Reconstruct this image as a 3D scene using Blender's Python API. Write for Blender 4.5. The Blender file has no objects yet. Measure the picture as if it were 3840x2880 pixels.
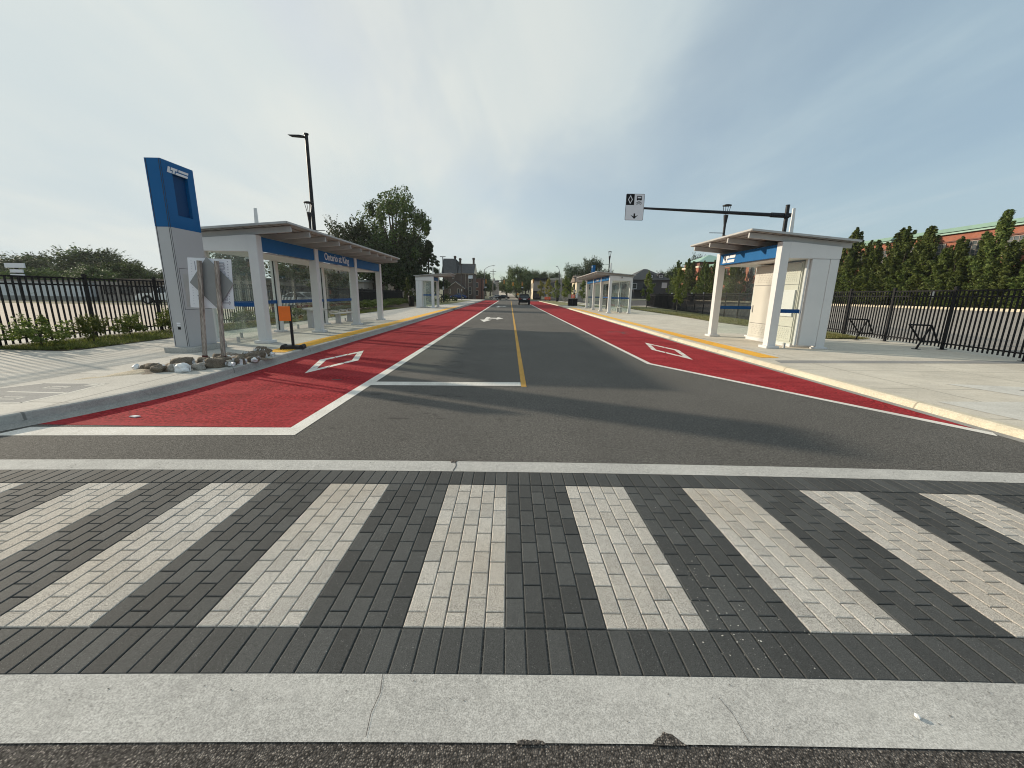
import bpy, bmesh, math, random
from mathutils import Vector, Matrix, noise
R = math.radians
sc = bpy.context.scene
C = sc.collection

# ---------------------------------------------------------------- camera
CH = 1.6
def setup_camera():
    p, r, y = R(12.5), R(0.95), R(0.5)
    fw = Vector((math.sin(y)*math.cos(p), math.cos(y)*math.cos(p), -math.sin(p)))
    rt = Vector((math.cos(y), -math.sin(y), 0)); up = rt.cross(fw)
    r2 = rt*math.cos(r) + up*math.sin(r); u2 = up*math.cos(r) - rt*math.sin(r)
    cd = bpy.data.cameras.new('camera'); co = bpy.data.objects.new('camera', cd); C.objects.link(co)
    co.matrix_world = Matrix(((r2.x, u2.x, -fw.x, 0), (r2.y, u2.y, -fw.y, 0), (r2.z, u2.z, -fw.z, CH), (0, 0, 0, 1)))
    cd.sensor_width = 36.0; cd.lens = 36.0*1515/3840
    cd.clip_start = 0.05; cd.clip_end = 6000
    sc.camera = co
setup_camera()

# ---------------------------------------------------------------- light and sky
SUN_EL, SUN_A = R(19.0), R(26.0)          # the sun stands to the left, a little ahead of the camera
sun_dir = Vector((-math.cos(SUN_A)*math.cos(SUN_EL), math.sin(SUN_A)*math.cos(SUN_EL), math.sin(SUN_EL)))
sl = bpy.data.lights.new('sun', 'SUN'); so = bpy.data.objects.new('sun', sl); C.objects.link(so)
sl.energy = 3.45; sl.angle = R(1.4); sl.color = (1.0, 0.87, 0.69)
so.rotation_euler = sun_dir.to_track_quat('Z', 'Y').to_euler()
vs = sc.view_settings
vs.view_transform = 'Standard'; vs.look = 'None'; vs.exposure = 0.56; vs.gamma = 1.0; vs.use_curve_mapping = False
sc.cycles.pixel_filter_type = 'BLACKMAN_HARRIS'; sc.cycles.filter_width = 1.05

def setup_world():
    w = bpy.data.worlds.new('World'); sc.world = w; w.use_nodes = True
    nt = w.node_tree; N = nt.nodes; L = nt.links
    bg = N['Background']; bg.inputs[1].default_value = 0.1
    sky = N.new('ShaderNodeTexSky'); sky.sky_type = 'NISHITA'; sky.sun_disc = False
    sky.sun_elevation = SUN_EL; sky.sun_rotation = -(math.pi/2 - SUN_A)
    sky.air_density = 1.0; sky.dust_density = 1.5; sky.ozone_density = 1.0
    tc = N.new('ShaderNodeTexCoord'); sep = N.new('ShaderNodeSeparateXYZ'); L.new(tc.outputs['Generated'], sep.inputs[0])
    def math_(op, a, b=None, clamp=False):
        n = N.new('ShaderNodeMath'); n.operation = op; n.use_clamp = clamp
        for i, v in ((0, a), (1, b)):
            if v is None: continue
            if isinstance(v, (int, float)): n.inputs[i].default_value = v
            else: L.new(v, n.inputs[i])
        return n.outputs[0]
    zc = math_('MAXIMUM', sep.outputs[2], 0.0)
    den = math_('ADD', zc, 0.16)
    px = math_('DIVIDE', sep.outputs[0], den); py = math_('DIVIDE', sep.outputs[1], den)
    comb = N.new('ShaderNodeCombineXYZ'); L.new(px, comb.inputs[0]); L.new(py, comb.inputs[1])
    def cloud(scale, rot, sx, sy, detail, rough, dist, loc):
        mp = N.new('ShaderNodeMapping'); mp.inputs['Rotation'].default_value = (0, 0, R(rot)); mp.inputs['Scale'].default_value = (sx, sy, 1)
        mp.inputs['Location'].default_value = loc
        L.new(comb.outputs[0], mp.inputs[0])
        nz = N.new('ShaderNodeTexNoise'); nz.inputs['Scale'].default_value = scale; nz.inputs['Detail'].default_value = detail
        nz.inputs['Roughness'].default_value = rough; nz.inputs['Distortion'].default_value = dist
        L.new(mp.outputs[0], nz.inputs['Vector']); return nz.outputs[0]
    def ramp(v, a, b, lo=0.0, hi=1.0):
        n = N.new('ShaderNodeMapRange'); n.interpolation_type = 'SMOOTHSTEP'
        n.inputs[1].default_value = a; n.inputs[2].default_value = b; n.inputs[3].default_value = lo; n.inputs[4].default_value = hi
        L.new(v, n.inputs[0]); return n.outputs[0]
    c1 = ramp(cloud(0.55, 35, 1.0, 0.45, 6, 0.55, 0.4, (2.3, 0.7, 0)), 0.38, 0.60)
    c2 = ramp(cloud(1.3, 50, 1.0, 0.38, 7, 0.55, 0.5, (0.4, 3.1, 0)), 0.40, 0.72)
    dot = N.new('ShaderNodeVectorMath'); dot.operation = 'DOT_PRODUCT'; L.new(tc.outputs['Generated'], dot.inputs[0]); dot.inputs[1].default_value = sun_dir
    glow = ramp(dot.outputs['Value'], -0.22, 0.95)
    m = math_('ADD', math_('MULTIPLY', c1, 0.36), math_('MULTIPLY', c2, 0.20))
    m = math_('ADD', m, math_('MULTIPLY', zc, 0.42))
    m = math_('ADD', m, 0.36, True)
    m = math_('MINIMUM', m, 0.94)
    gl2 = math_('ADD', glow, math_('MULTIPLY', math_('SUBTRACT', math_('MULTIPLY', c1, c2), 0.12), 0.30), True)
    cc = N.new('ShaderNodeMix'); cc.data_type = 'RGBA'; L.new(gl2, cc.inputs[0])
    cc.inputs[6].default_value = (3.05, 3.95, 4.45, 1); cc.inputs[7].default_value = (5.45, 5.6, 5.25, 1)
    mx = N.new('ShaderNodeMix'); mx.data_type = 'RGBA'; L.new(m, mx.inputs[0]); mn = N.new('ShaderNodeVectorMath'); mn.operation = 'MINIMUM'; L.new(sky.outputs[0], mn.inputs[0]); mn.inputs[1].default_value = (3.5, 4.35, 4.85)
    L.new(mn.outputs[0], mx.inputs[6]); L.new(cc.outputs[2], mx.inputs[7])
    L.new(mx.outputs[2], bg.inputs[0])
setup_world()

# ---------------------------------------------------------------- mesh helpers
class MB:
    """collects shapes, then links them as ONE mesh object"""
    def __init__(s): s.v = []; s.f = []
    def add(s, vs, fs):
        o = len(s.v); s.v += [tuple(v) for v in vs]; s.f += [tuple(o+i for i in f) for f in fs]
    def box(s, x0, x1, y0, y1, z0, z1):
        s.add([(x0,y0,z0),(x1,y0,z0),(x1,y1,z0),(x0,y1,z0),(x0,y0,z1),(x1,y0,z1),(x1,y1,z1),(x0,y1,z1)],
              [(0,3,2,1),(4,5,6,7),(0,1,5,4),(1,2,6,5),(2,3,7,6),(3,0,4,7)]); return s
    def quad(s, a, b, c, d): s.add([a,b,c,d], [(0,1,2,3)]); return s
    def poly(s, pts): s.add(pts, [tuple(range(len(pts)))]); return s
    def tube(s, p0, p1, r0, r1=None, n=10, cap=True):
        r1 = r0 if r1 is None else r1
        p0, p1 = Vector(p0), Vector(p1); d = (p1-p0).normalized()
        a = d.orthogonal().normalized(); b = d.cross(a)
        V = []
        for p, r in ((p0, r0), (p1, r1)):
            for i in range(n):
                t = 2*math.pi*(i+.5)/n; V.append(p + (a*math.cos(t)+b*math.sin(t))*r)
        F = [(i, (i+1) % n, n+(i+1) % n, n+i) for i in range(n)]
        if cap: F += [tuple(reversed(range(n))), tuple(range(n, 2*n))]
        s.add(V, F); return s
    def path(s, pts, r, n=8):
        for i in range(len(pts)-1):
            ra = r[i] if isinstance(r, (list, tuple)) else r; rb = r[i+1] if isinstance(r, (list, tuple)) else r
            s.tube(pts[i], pts[i+1], ra, rb, n)
        return s
    def bar(s, p0, p1, w, h, up=(0,0,1)):
        p0, p1 = Vector(p0), Vector(p1); d = (p1-p0).normalized(); u = Vector(up); sd = d.cross(u)
        if sd.length < 1e-4: sd = d.cross(Vector((0,1,0)))
        sd.normalize(); u = sd.cross(d)
        V = []
        for p in (p0, p1):
            for a, b in ((-1,-1),(1,-1),(1,1),(-1,1)): V.append(p + sd*(a*w/2) + u*(b*h/2))
        s.add(V, [(0,3,2,1),(4,5,6,7),(0,1,5,4),(1,2,6,5),(2,3,7,6),(3,0,4,7)]); return s
    def prism(s, pts, d0, d1, axis='y'):
        """polygon pts in the plane across axis, extruded from d0 to d1"""
        f = {'x': lambda a,b,d: (d,a,b), 'y': lambda a,b,d: (a,d,b), 'z': lambda a,b,d: (a,b,d)}[axis]
        n = len(pts); V = [f(a,b,d0) for a,b in pts]+[f(a,b,d1) for a,b in pts]
        s.add(V, [tuple(range(n)), tuple(reversed(range(n, 2*n)))]+[(i, n+i, n+(i+1)%n, (i+1)%n) for i in range(n)]); return s
    def sheet(s, pts, z):
        """flat polygon with its normal up"""
        a = sum(pts[i][0]*pts[(i+1)%len(pts)][1]-pts[(i+1)%len(pts)][0]*pts[i][1] for i in range(len(pts)))
        if a < 0: pts = pts[::-1]
        s.poly([(x, y, z) for x, y in pts]); return s
    def sphere(s, c, rx, ry, rz, nu=12, nv=8):
        V = []; F = []
        for j in range(nv+1):
            t = math.pi*j/nv
            for i in range(nu):
                p = 2*math.pi*i/nu
                V.append((c[0]+rx*math.sin(t)*math.cos(p), c[1]+ry*math.sin(t)*math.sin(p), c[2]+rz*math.cos(t)))
        for j in range(nv):
            for i in range(nu):
                F.append((j*nu+i, (j+1)*nu+i, (j+1)*nu+(i+1)%nu, j*nu+(i+1)%nu))
        s.add(V, F); return s
    def mesh(s, name, bevel=0, smooth=False, weld=False):
        me = bpy.data.meshes.new(name); me.from_pydata(s.v, [], s.f)
        bm = bmesh.new(); bm.from_mesh(me)
        if weld: bmesh.ops.remove_doubles(bm, verts=bm.verts, dist=1e-4)
        if bevel or not weld is None: bmesh.ops.recalc_face_normals(bm, faces=bm.faces) if s.solid else None
        if bevel:
            es = [e for e in bm.edges if len(e.link_faces) == 2 and e.calc_face_angle(0) > 0.6]
            bmesh.ops.bevel(bm, geom=es, offset=bevel, segments=2, affect='EDGES', profile=0.6, clamp_overlap=True)
        bm.to_mesh(me); bm.free()
        if smooth:
            me.polygons.foreach_set('use_smooth', [True]*len(me.polygons))
        return me
    solid = True
    def build(s, name, mat, parent=None, bevel=0, smooth=False, weld=False, solid=True):
        s.solid = solid
        me = s.mesh(name, bevel, smooth, weld)
        o = bpy.data.objects.new(name, me); C.objects.link(o)
        if mat is not None: me.materials.append(mat)
        if parent is not None: o.parent = parent
        return o

def thing(name, label, cat, loc=(0,0,0), rz=0, group=None):
    o = bpy.data.objects.new(name, None); C.objects.link(o); o.empty_display_size = .2
    o.location = loc; o.rotation_euler = (0, 0, rz); o['label'] = label; o['category'] = cat
    if group: o['group'] = group
    return o
def tag(o, label, cat, group=None):
    o['label'] = label; o['category'] = cat
    if group: o['group'] = group
    return o
def struct(name, mb, mat, **k):
    o = mb.build(name, mat, solid=False, **k); o['kind'] = 'structure'; return o
def dup(root, loc, rz=None, label=None, scale=None):
    r = root.copy(); C.objects.link(r); r.location = loc
    if rz is not None: r.rotation_euler = (0, 0, rz)
    if scale: r.scale = scale if isinstance(scale, tuple) else (scale,)*3
    if label: r['label'] = label
    for ch in list(root.children):
        c = ch.copy(); C.objects.link(c); c.parent = r
        for g in list(ch.children):
            d = g.copy(); C.objects.link(d); d.parent = c
    return r
def text_mesh(name, body, size, mat, parent, M, outline=0, align='CENTER', extrude=.004, bold=0):
    cu = bpy.data.curves.new(name, 'FONT'); cu.body = body; cu.size = size; cu.align_x = align; cu.align_y = 'CENTER'
    cu.resolution_u = 3; cu.extrude = extrude
    if outline: cu.fill_mode = 'NONE'; cu.bevel_depth = outline; cu.extrude = 0; cu.bevel_resolution = 0
    if bold: cu.offset = bold
    t = bpy.data.objects.new(name+'_curve', cu); C.objects.link(t)
    dg = bpy.context.evaluated_depsgraph_get(); dg.update()
    me = bpy.data.meshes.new_from_object(t.evaluated_get(dg)); me.name = name
    bpy.data.objects.remove(t); me.transform(M); me.materials.clear(); me.materials.append(mat)
    o = bpy.data.objects.new(name, me); C.objects.link(o); o.parent = parent
    return o

# ---------------------------------------------------------------- materials
def nodes(name):
    m = bpy.data.materials.new(name); m.use_nodes = True
    nt = m.node_tree; return m, nt, nt.nodes, nt.links, nt.nodes['Principled BSDF']
def mixrgb(N, L, fac, a, b, blend='MIX'):
    n = N.new('ShaderNodeMix'); n.data_type = 'RGBA'; n.blend_type = blend
    for s_, v in ((0, fac), (6, a), (7, b)):
        if isinstance(v, (int, float)): n.inputs[s_].default_value = v
        elif isinstance(v, tuple): n.inputs[s_].default_value = (*v[:3], 1)
        else: L.new(v, n.inputs[s_])
    return n.outputs[2]
def noise_(N, L, vec, scale, detail=4, rough=.55, dist=0):
    n = N.new('ShaderNodeTexNoise'); n.inputs['Scale'].default_value = scale; n.inputs['Detail'].default_value = detail
    n.inputs['Roughness'].default_value = rough; n.inputs['Distortion'].default_value = dist
    if vec is not None: L.new(vec, n.inputs['Vector'])
    return n.outputs[0]
def mrange(N, L, v, a, b, lo=0., hi=1., smooth=False):
    n = N.new('ShaderNodeMapRange'); n.inputs[1].default_value = a; n.inputs[2].default_value = b; n.inputs[3].default_value = lo; n.inputs[4].default_value = hi
    if smooth: n.interpolation_type = 'SMOOTHSTEP'
    L.new(v, n.inputs[0]); return n.outputs[0]
def vec_(N, L, kind='pos', scale=None):
    if kind == 'pos': v = N.new('ShaderNodeNewGeometry').outputs['Position']
    else: v = N.new('ShaderNodeTexCoord').outputs['Object']
    if scale:
        mp = N.new('ShaderNodeMapping'); mp.inputs['Scale'].default_value = scale; L.new(v, mp.inputs[0]); v = mp.outputs[0]
    return v
def bump_(N, L, B, h, strength, dist=.01):
    b = N.new('ShaderNodeBump'); b.inputs['Strength'].default_value = strength; b.inputs['Distance'].default_value = dist
    L.new(h, b.inputs['Height']); L.new(b.outputs[0], B.inputs['Normal'])
def mat(name, col, rough=.6, metal=0, var=.12, scale=3, fine=0, fscale=80, bump=0, spec=.5, col2=None, dirt=0, dscale=1.5, coord='pos', stretch=None):
    """general painted / mineral material: colour broken up by two noises, optional second colour in patches"""
    m, nt, N, L, B = nodes(name)
    v = vec_(N, L, coord, stretch)
    c = tuple(col)
    n1 = noise_(N, L, v, scale, 5, .6)
    out = mixrgb(N, L, mrange(N, L, n1, .3, .7), tuple(x*(1-var) for x in c), tuple(min(1, x*(1+var)) for x in c))
    if col2: out = mixrgb(N, L, mrange(N, L, noise_(N, L, v, dscale, 6, .65), .45, .62, 0, dirt or .6, True), out, tuple(col2))
    if fine:
        n2 = noise_(N, L, v, fscale, 2, .5)
        out = mixrgb(N, L, fine, out, mixrgb(N, L, mrange(N, L, n2, .3, .7), (0,0,0), (1,1,1)), 'OVERLAY')
        if bump: bump_(N, L, B, n2, bump, .004)
    L.new(out, B.inputs['Base Color'])
    B.inputs['Roughness'].default_value = rough; B.inputs['Metallic'].default_value = metal
    B.inputs['Specular IOR Level'].default_value = spec
    return m
def island_mat(name, col, var=.2, rough=.85, speck=.35, spscale=260, bump=.5, chips=None, tint=None):
    """stone laid in separate pieces: every piece a little different, speckled"""
    m, nt, N, L, B = nodes(name)
    g = N.new('ShaderNodeNewGeometry'); v = g.outputs['Position']
    c = tuple(col)
    out = mixrgb(N, L, g.outputs['Random Per Island'], tuple(x*(1-var) for x in c), tuple(x*(1+var) for x in c))
    if tint:
        out = mixrgb(N, L, mrange(N, L, noise_(N, L, v, .8, 3), .42, .62, 0, .7), out, tint)
    n2 = noise_(N, L, v, spscale, 3, .6)
    out = mixrgb(N, L, speck, out, mixrgb(N, L, mrange(N, L, n2, .35, .65), (0,0,0), (1,1,1)), 'OVERLAY')
    vo = N.new('ShaderNodeTexVoronoi'); vo.inputs['Scale'].default_value = 130; L.new(v, vo.inputs['Vector'])
    dots = mrange(N, L, vo.outputs['Distance'], .08, .16, 1, 0)
    sel = mrange(N, L, noise_(N, L, v, 45, 1), .52, .6)
    mm = N.new('ShaderNodeMath'); mm.operation = 'MULTIPLY'; L.new(dots, mm.inputs[0]); L.new(sel, mm.inputs[1])
    out = mixrgb(N, L, mm.outputs[0], out, chips or tuple(min(.8, x*4) for x in c))
    n3 = mrange(N, L, noise_(N, L, v, 9, 5, .7), .55, .75, 0, .35)
    out = mixrgb(N, L, n3, out, tuple(x*.6 for x in c))
    L.new(out, B.inputs['Base Color']); B.inputs['Roughness'].default_value = rough; B.inputs['Specular IOR Level'].default_value = .2
    bump_(N, L, B, n2, bump, .003)
    return m

def asphalt_mat(name, base, stone, patch=.25, warm=None):
    m, nt, N, L, B = nodes(name)
    v = vec_(N, L)
    big = noise_(N, L, v, .35, 5, .6)
    out = mixrgb(N, L, mrange(N, L, big, .3, .7), tuple(x*(1-patch) for x in base), tuple(x*(1+patch) for x in base))
    st = N.new('ShaderNodeMapping'); st.inputs['Scale'].default_value = (1.6, .06, 1); L.new(v, st.inputs[0])
    out = mixrgb(N, L, mrange(N, L, noise_(N, L, st.outputs[0], 1, 3), .5, .75, 0, .35), out, tuple(x*.72 for x in base))
    vo = N.new('ShaderNodeTexVoronoi'); vo.inputs['Scale'].default_value = 135; L.new(v, vo.inputs['Vector'])
    vs_ = N.new('ShaderNodeSeparateColor'); L.new(vo.outputs['Color'], vs_.inputs[0])
    mm = N.new('ShaderNodeMath'); mm.operation = 'MULTIPLY'
    L.new(mrange(N, L, vo.outputs['Distance'], .3, .5, 1, 0), mm.inputs[0]); L.new(mrange(N, L, vs_.outputs[0], .4, 1., 0, .8), mm.inputs[1])
    out = mixrgb(N, L, mm.outputs[0], out, stone)
    dk = mrange(N, L, vo.outputs['Distance'], .5, .75, 0, .75)
    out = mixrgb(N, L, dk, out, tuple(x*.3 for x in base))
    n6 = noise_(N, L, v, 38, 3, .75)
    out = mixrgb(N, L, .34, out, mixrgb(N, L, mrange(N, L, n6, .36, .64), (0,0,0), (1,1,1)), 'OVERLAY')
    sp = mrange(N, L, noise_(N, L, v, 3.1, 4, .7), .62, .70, 0, .55)
    out = mixrgb(N, L, sp, out, tuple(x*.45 for x in base))
    L.new(out, B.inputs['Base Color']); B.inputs['Roughness'].default_value = .92; B.inputs['Specular IOR Level'].default_value = .15
    bump_(N, L, B, vo.outputs['Distance'], .6, .004)
    return m
def concrete_mat(name, base, joint=None, col2=None, speck=.25, fs=170):
    m, nt, N, L, B = nodes(name)
    v = vec_(N, L)
    out = mixrgb(N, L, mrange(N, L, noise_(N, L, v, .7, 6, .65), .3, .7), tuple(x*.84 for x in base), tuple(x*1.12 for x in base))
    if col2: out = mixrgb(N, L, mrange(N, L, noise_(N, L, v, 1.9, 7, .7, .5), .5, .66, 0, .6), out, col2)
    n2 = noise_(N, L, v, fs, 3, .6)
    out = mixrgb(N, L, speck, out, mixrgb(N, L, mrange(N, L, n2, .35, .65), (0,0,0), (1,1,1)), 'OVERLAY')
    n6 = noise_(N, L, v, 34, 4, .75)
    out = mixrgb(N, L, .13, out, mixrgb(N, L, mrange(N, L, n6, .34, .66), (0,0,0), (1,1,1)), 'OVERLAY')
    vo = N.new('ShaderNodeTexVoronoi'); vo.inputs['Scale'].default_value = 14; L.new(v, vo.inputs['Vector'])
    out = mixrgb(N, L, mrange(N, L, vo.outputs['Distance'], .04, .12, .6, 0), out, tuple(x*.45 for x in base))
    out = mixrgb(N, L, mrange(N, L, noise_(N, L, v, 5, 5, .75), .54, .72, 0, .55), out, tuple(x*.68 for x in base))
    out = mixrgb(N, L, mrange(N, L, noise_(N, L, vec_(N, L, 'pos', (.9, 2.6, 1)), 1.6, 6, .7), .5, .72, 0, .45), out, tuple(min(1, x*1.3) for x in base))
    if joint:
        sep = N.new('ShaderNodeSeparateXYZ'); L.new(v, sep.inputs[0])
        def lines(ax, period, off):
            a = N.new('ShaderNodeMath'); a.operation = 'ADD'; L.new(sep.outputs[ax], a.inputs[0]); a.inputs[1].default_value = 1000*period+off
            b = N.new('ShaderNodeMath'); b.operation = 'MODULO'; L.new(a.outputs[0], b.inputs[0]); b.inputs[1].default_value = period
            return mrange(N, L, b.outputs[0], .020, .030, 1, 0)
        for ax, per, off in joint:
            out = mixrgb(N, L, lines(ax, per, off), out, tuple(x*.55 for x in base))
    L.new(out, B.inputs['Base Color']); B.inputs['Roughness'].default_value = .9; B.inputs['Specular IOR Level'].default_value = .15
    bump_(N, L, B, n2, .35, .003)
    return m
def paint_mat(name, col, under, wear=.5, scale=14, grain=.3, spec=.15, gscale=48):
    """road paint, worn through in specks"""
    m, nt, N, L, B = nodes(name)
    v = vec_(N, L)
    out = mixrgb(N, L, mrange(N, L, noise_(N, L, v, 1.3, 5, .6), .3, .7), tuple(x*.86 for x in col), tuple(min(1, x*1.08) for x in col))
    n2 = noise_(N, L, v, 220, 2)
    out = mixrgb(N, L, .4, out, mixrgb(N, L, mrange(N, L, n2, .3, .7), (0,0,0), (1,1,1)), 'OVERLAY')
    n4 = noise_(N, L, v, gscale, 4, .75)
    out = mixrgb(N, L, grain, out, mixrgb(N, L, mrange(N, L, n4, .36, .64), (0,0,0), (1,1,1)), 'OVERLAY')
    n5 = mrange(N, L, noise_(N, L, vec_(N, L, 'pos', (.5, 2.2, 1)), 1.1, 6, .72), .42, .66, 0, grain)
    out = mixrgb(N, L, n5, out, tuple(min(1, x*1.25+.02) for x in col))
    w = mrange(N, L, noise_(N, L, v, scale, 7, .75), .68 - .12*wear, .78 - .1*wear, 0, .85)
    out = mixrgb(N, L, w, out, under)
    st = N.new('ShaderNodeMapping'); st.inputs['Scale'].default_value = (3, .25, 1); L.new(v, st.inputs[0])
    out = mixrgb(N, L, mrange(N, L, noise_(N, L, st.outputs[0], 1.2, 6, .7), .48, .7, 0, .3), out, tuple(x*.55 for x in col))
    n7 = noise_(N, L, vec_(N, L, 'pos', (1.5, .05, 1)), 1.0, 4, .6, .3)
    out = mixrgb(N, L, mrange(N, L, n7, .48, .7, 0, .38), out, tuple(x*.6+.006 for x in col))
    n8 = noise_(N, L, v, 2.4, 7, .8)
    out = mixrgb(N, L, mrange(N, L, n8, .56, .74, 0, .5), out, tuple(x*.72+.012 for x in col))
    L.new(out, B.inputs['Base Color']); B.inputs['Roughness'].default_value = .9; B.inputs['Specular IOR Level'].default_value = spec
    bump_(N, L, B, n2, .4, .003)
    return m
def leaf_mat(name, c1, c2, trans=.35):
    m, nt, N, L, B = nodes(name)
    g = N.new('ShaderNodeNewGeometry'); oi = N.new('ShaderNodeObjectInfo')
    out = mixrgb(N, L, g.outputs['Random Per Island'], c1, c2)
    hs = N.new('ShaderNodeHueSaturation'); L.new(out, hs.inputs['Color'])
    L.new(mrange(N, L, oi.outputs['Random'], 0, 1, .72, 1.3), hs.inputs['Value']); L.new(mrange(N, L, oi.outputs['Random'], 0, 1, .485, .515), hs.inputs['Hue'])
    L.new(hs.outputs[0], B.inputs['Base Color']); B.inputs['Roughness'].default_value = .55; B.inputs['Specular IOR Level'].default_value = .3
    t = N.new('ShaderNodeBsdfTranslucent'); L.new(hs.outputs[0], t.inputs[0])
    mx = N.new('ShaderNodeMixShader'); mx.inputs[0].default_value = trans
    L.new(B.outputs[0], mx.inputs[1]); L.new(t.outputs[0], mx.inputs[2])
    L.new(mx.outputs[0], N['Material Output'].inputs[0])
    return m
def glass_mat(name, tint=(.94, .975, .96), film=.02, dusty=.07):
    m, nt, N, L, B = nodes(name)
    N.remove(B)
    tr = N.new('ShaderNodeBsdfTransparent'); tr.inputs[0].default_value = (*tint, 1)
    df = N.new('ShaderNodeBsdfDiffuse'); df.inputs[0].default_value = (.75, .78, .74, 1)
    gl = N.new('ShaderNodeBsdfGlossy'); gl.inputs['Roughness'].default_value = .02
    v = vec_(N, L)
    f = mrange(N, L, noise_(N, L, v, 2.2, 6, .7), .4, .75, film, dusty)
    a = N.new('ShaderNodeMixShader'); L.new(f, a.inputs[0]); L.new(tr.outputs[0], a.inputs[1]); L.new(df.outputs[0], a.inputs[2])
    lw = N.new('ShaderNodeLayerWeight'); lw.inputs[0].default_value = .5
    pw_ = N.new('ShaderNodeMath'); pw_.operation = 'POWER'; L.new(lw.outputs['Facing'], pw_.inputs[0]); pw_.inputs[1].default_value = 4.0
    b = N.new('ShaderNodeMixShader'); L.new(mrange(N, L, pw_.outputs[0], 0, 1, .02, .45), b.inputs[0]); L.new(a.outputs[0], b.inputs[1]); L.new(gl.outputs[0], b.inputs[2])
    L.new(b.outputs[0], N['Material Output'].inputs[0])
    return m
def brick_mat(name, c1, c2, mortar, scale=1.0):
    m, nt, N, L, B = nodes(name)
    g = N.new('ShaderNodeNewGeometry'); sep = N.new('ShaderNodeSeparateXYZ'); L.new(g.outputs['Position'], sep.inputs[0])
    a = N.new('ShaderNodeMath'); a.operation = 'ADD'; L.new(sep.outputs[0], a.inputs[0]); L.new(sep.outputs[1], a.inputs[1])
    cb = N.new('ShaderNodeCombineXYZ'); L.new(a.outputs[0], cb.inputs[0]); L.new(sep.outputs[2], cb.inputs[1])
    bt = N.new('ShaderNodeTexBrick'); L.new(cb.outputs[0], bt.inputs['Vector'])
    bt.inputs['Color1'].default_value = (*c1, 1); bt.inputs['Color2'].default_value = (*c2, 1); bt.inputs['Mortar'].default_value = (*mortar, 1)
    bt.inputs['Scale'].default_value = scale; bt.inputs['Brick Width'].default_value = .24; bt.inputs['Row Height'].default_value = .08; bt.inputs['Mortar Size'].default_value = .008
    out = mixrgb(N, L, mrange(N, L, noise_(N, L, g.outputs['Position'], .5, 6, .7), .4, .7, 0, .4), bt.outputs[0], tuple(x*.55 for x in c1))
    L.new(out, B.inputs['Base Color']); B.inputs['Roughness'].default_value = .9
    return m
def bark_mat(name, c):
    return mat(name, c, .9, var=.45, scale=7, fine=.4, fscale=40, bump=.6, coord='obj', stretch=(1, 1, .25))

M_asphalt = asphalt_mat('asphalt', (.112, .107, .099), (.28, .26, .235), .16)
M_asphalt2 = asphalt_mat('asphalt_near', (.082, .074, .068), (.36, .32, .28), .2)
M_red = paint_mat('red_lane_paint', (.275, .024, .029), (.13, .022, .024), .5, 7, .8, .06, 22)
M_white = paint_mat('white_road_paint', (.68, .65, .60), (.22, .21, .2), .55)
M_yellow = paint_mat('yellow_road_paint', (.50, .29, .075), (.2, .17, .12), .6)
M_band = concrete_mat('band_concrete', (.43, .42, .398), None, (.48, .47, .44), .3)
M_walk = concrete_mat('sidewalk_concrete', (.48, .455, .41), [(1, 1.8, .35), (0, 1.75, .5)], (.46, .44, .40), .18)
M_walkR = concrete_mat('right_sidewalk_concrete', (.55, .505, .425), [(1, 1.8, .35), (0, 2.6, .5)], (.56, .52, .45), .2)
M_kerb = concrete_mat('kerb_concrete', (.38, .37, .345), [(1, 3.0, 1.4)], None, .25)
M_kerbR = concrete_mat('kerb_concrete_pale', (.56, .51, .40), [(1, 3.0, 3.1)], None, .3)
M_gutter = concrete_mat('gutter_concrete', (.30, .29, .27), None, (.36, .34, .31), .25)
M_slab_dark = concrete_mat('dark_concrete', (.27, .265, .255), None, None, .25)
M_plate = concrete_mat('pale_plate', (.56, .54, .49), None, None, .2)
M_lotL = concrete_mat('pale_lot', (.46, .395, .33), None, (.40, .345, .29), .3, 60)
M_lotR = asphalt_mat('lot_asphalt', (.36, .33, .295), (.42, .39, .35), .10)
M_lotdark = asphalt_mat('lot_dark_asphalt', (.09, .087, .085), (.16, .155, .15), .15)
M_brickdark = island_mat('dark_paver', (.066, .068, .067), .22, .8, .4, 260, .6, (.5, .5, .48))
M_bricklight = island_mat('light_paver', (.42, .397, .362), .15, .85, .55, 240, .5, (.15, .145, .14), (.40, .355, .30))
M_joint = mat('joint_sand', (.055, .053, .05), .95, fine=.3)
M_tactile = mat('tactile_yellow', (.78, .41, .035), .6, var=.1, scale=4, fine=.15, fscale=120)
M_steel = mat('white_steel', (.62, .62, .62), .45, var=.03, scale=2, fine=.04, fscale=200)
M_grey = mat('grey_panel', (.43, .43, .44), .5, var=.03, scale=2, fine=.05, fscale=250)
M_greymetal = mat('grey_metal', (.42, .42, .41), .45, .3, var=.08, scale=4)
M_deck = mat('roof_deck', (.30, .30, .29), .6, .05, var=.1, scale=3)
M_roofu = mat('roof_rafter', (.41, .41, .40), .5, .05, var=.07, scale=3)
M_blue = mat('blue_panel', (.005, .105, .29), .55, var=.06, scale=1.5, spec=.2)
M_bluedk = mat('blue_recess', (.003, .045, .14), .55, var=.05, spec=.2)
M_bluerail = mat('blue_rail', (.004, .062, .21), .55, var=.05, spec=.2)
M_logo = mat('logo_white', (.72, .73, .75), .5, var=.04)
M_black = mat('black_paint', (.008, .008, .010), .6, var=.2, scale=6, spec=.2)
M_blackmetal = mat('black_metal', (.012, .013, .017), .5, 0, var=.25, scale=5, spec=.3)
M_rubber = mat('black_rubber', (.018, .018, .018), .8, var=.3, scale=8, fine=.2)
M_glass = glass_mat('shelter_glass')
M_frost = glass_mat('frosted_glass', (.90, .95, .93), .12, .2)
M_cream = mat('cream_panel', (.53, .515, .46), .45, var=.03, scale=2)
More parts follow.
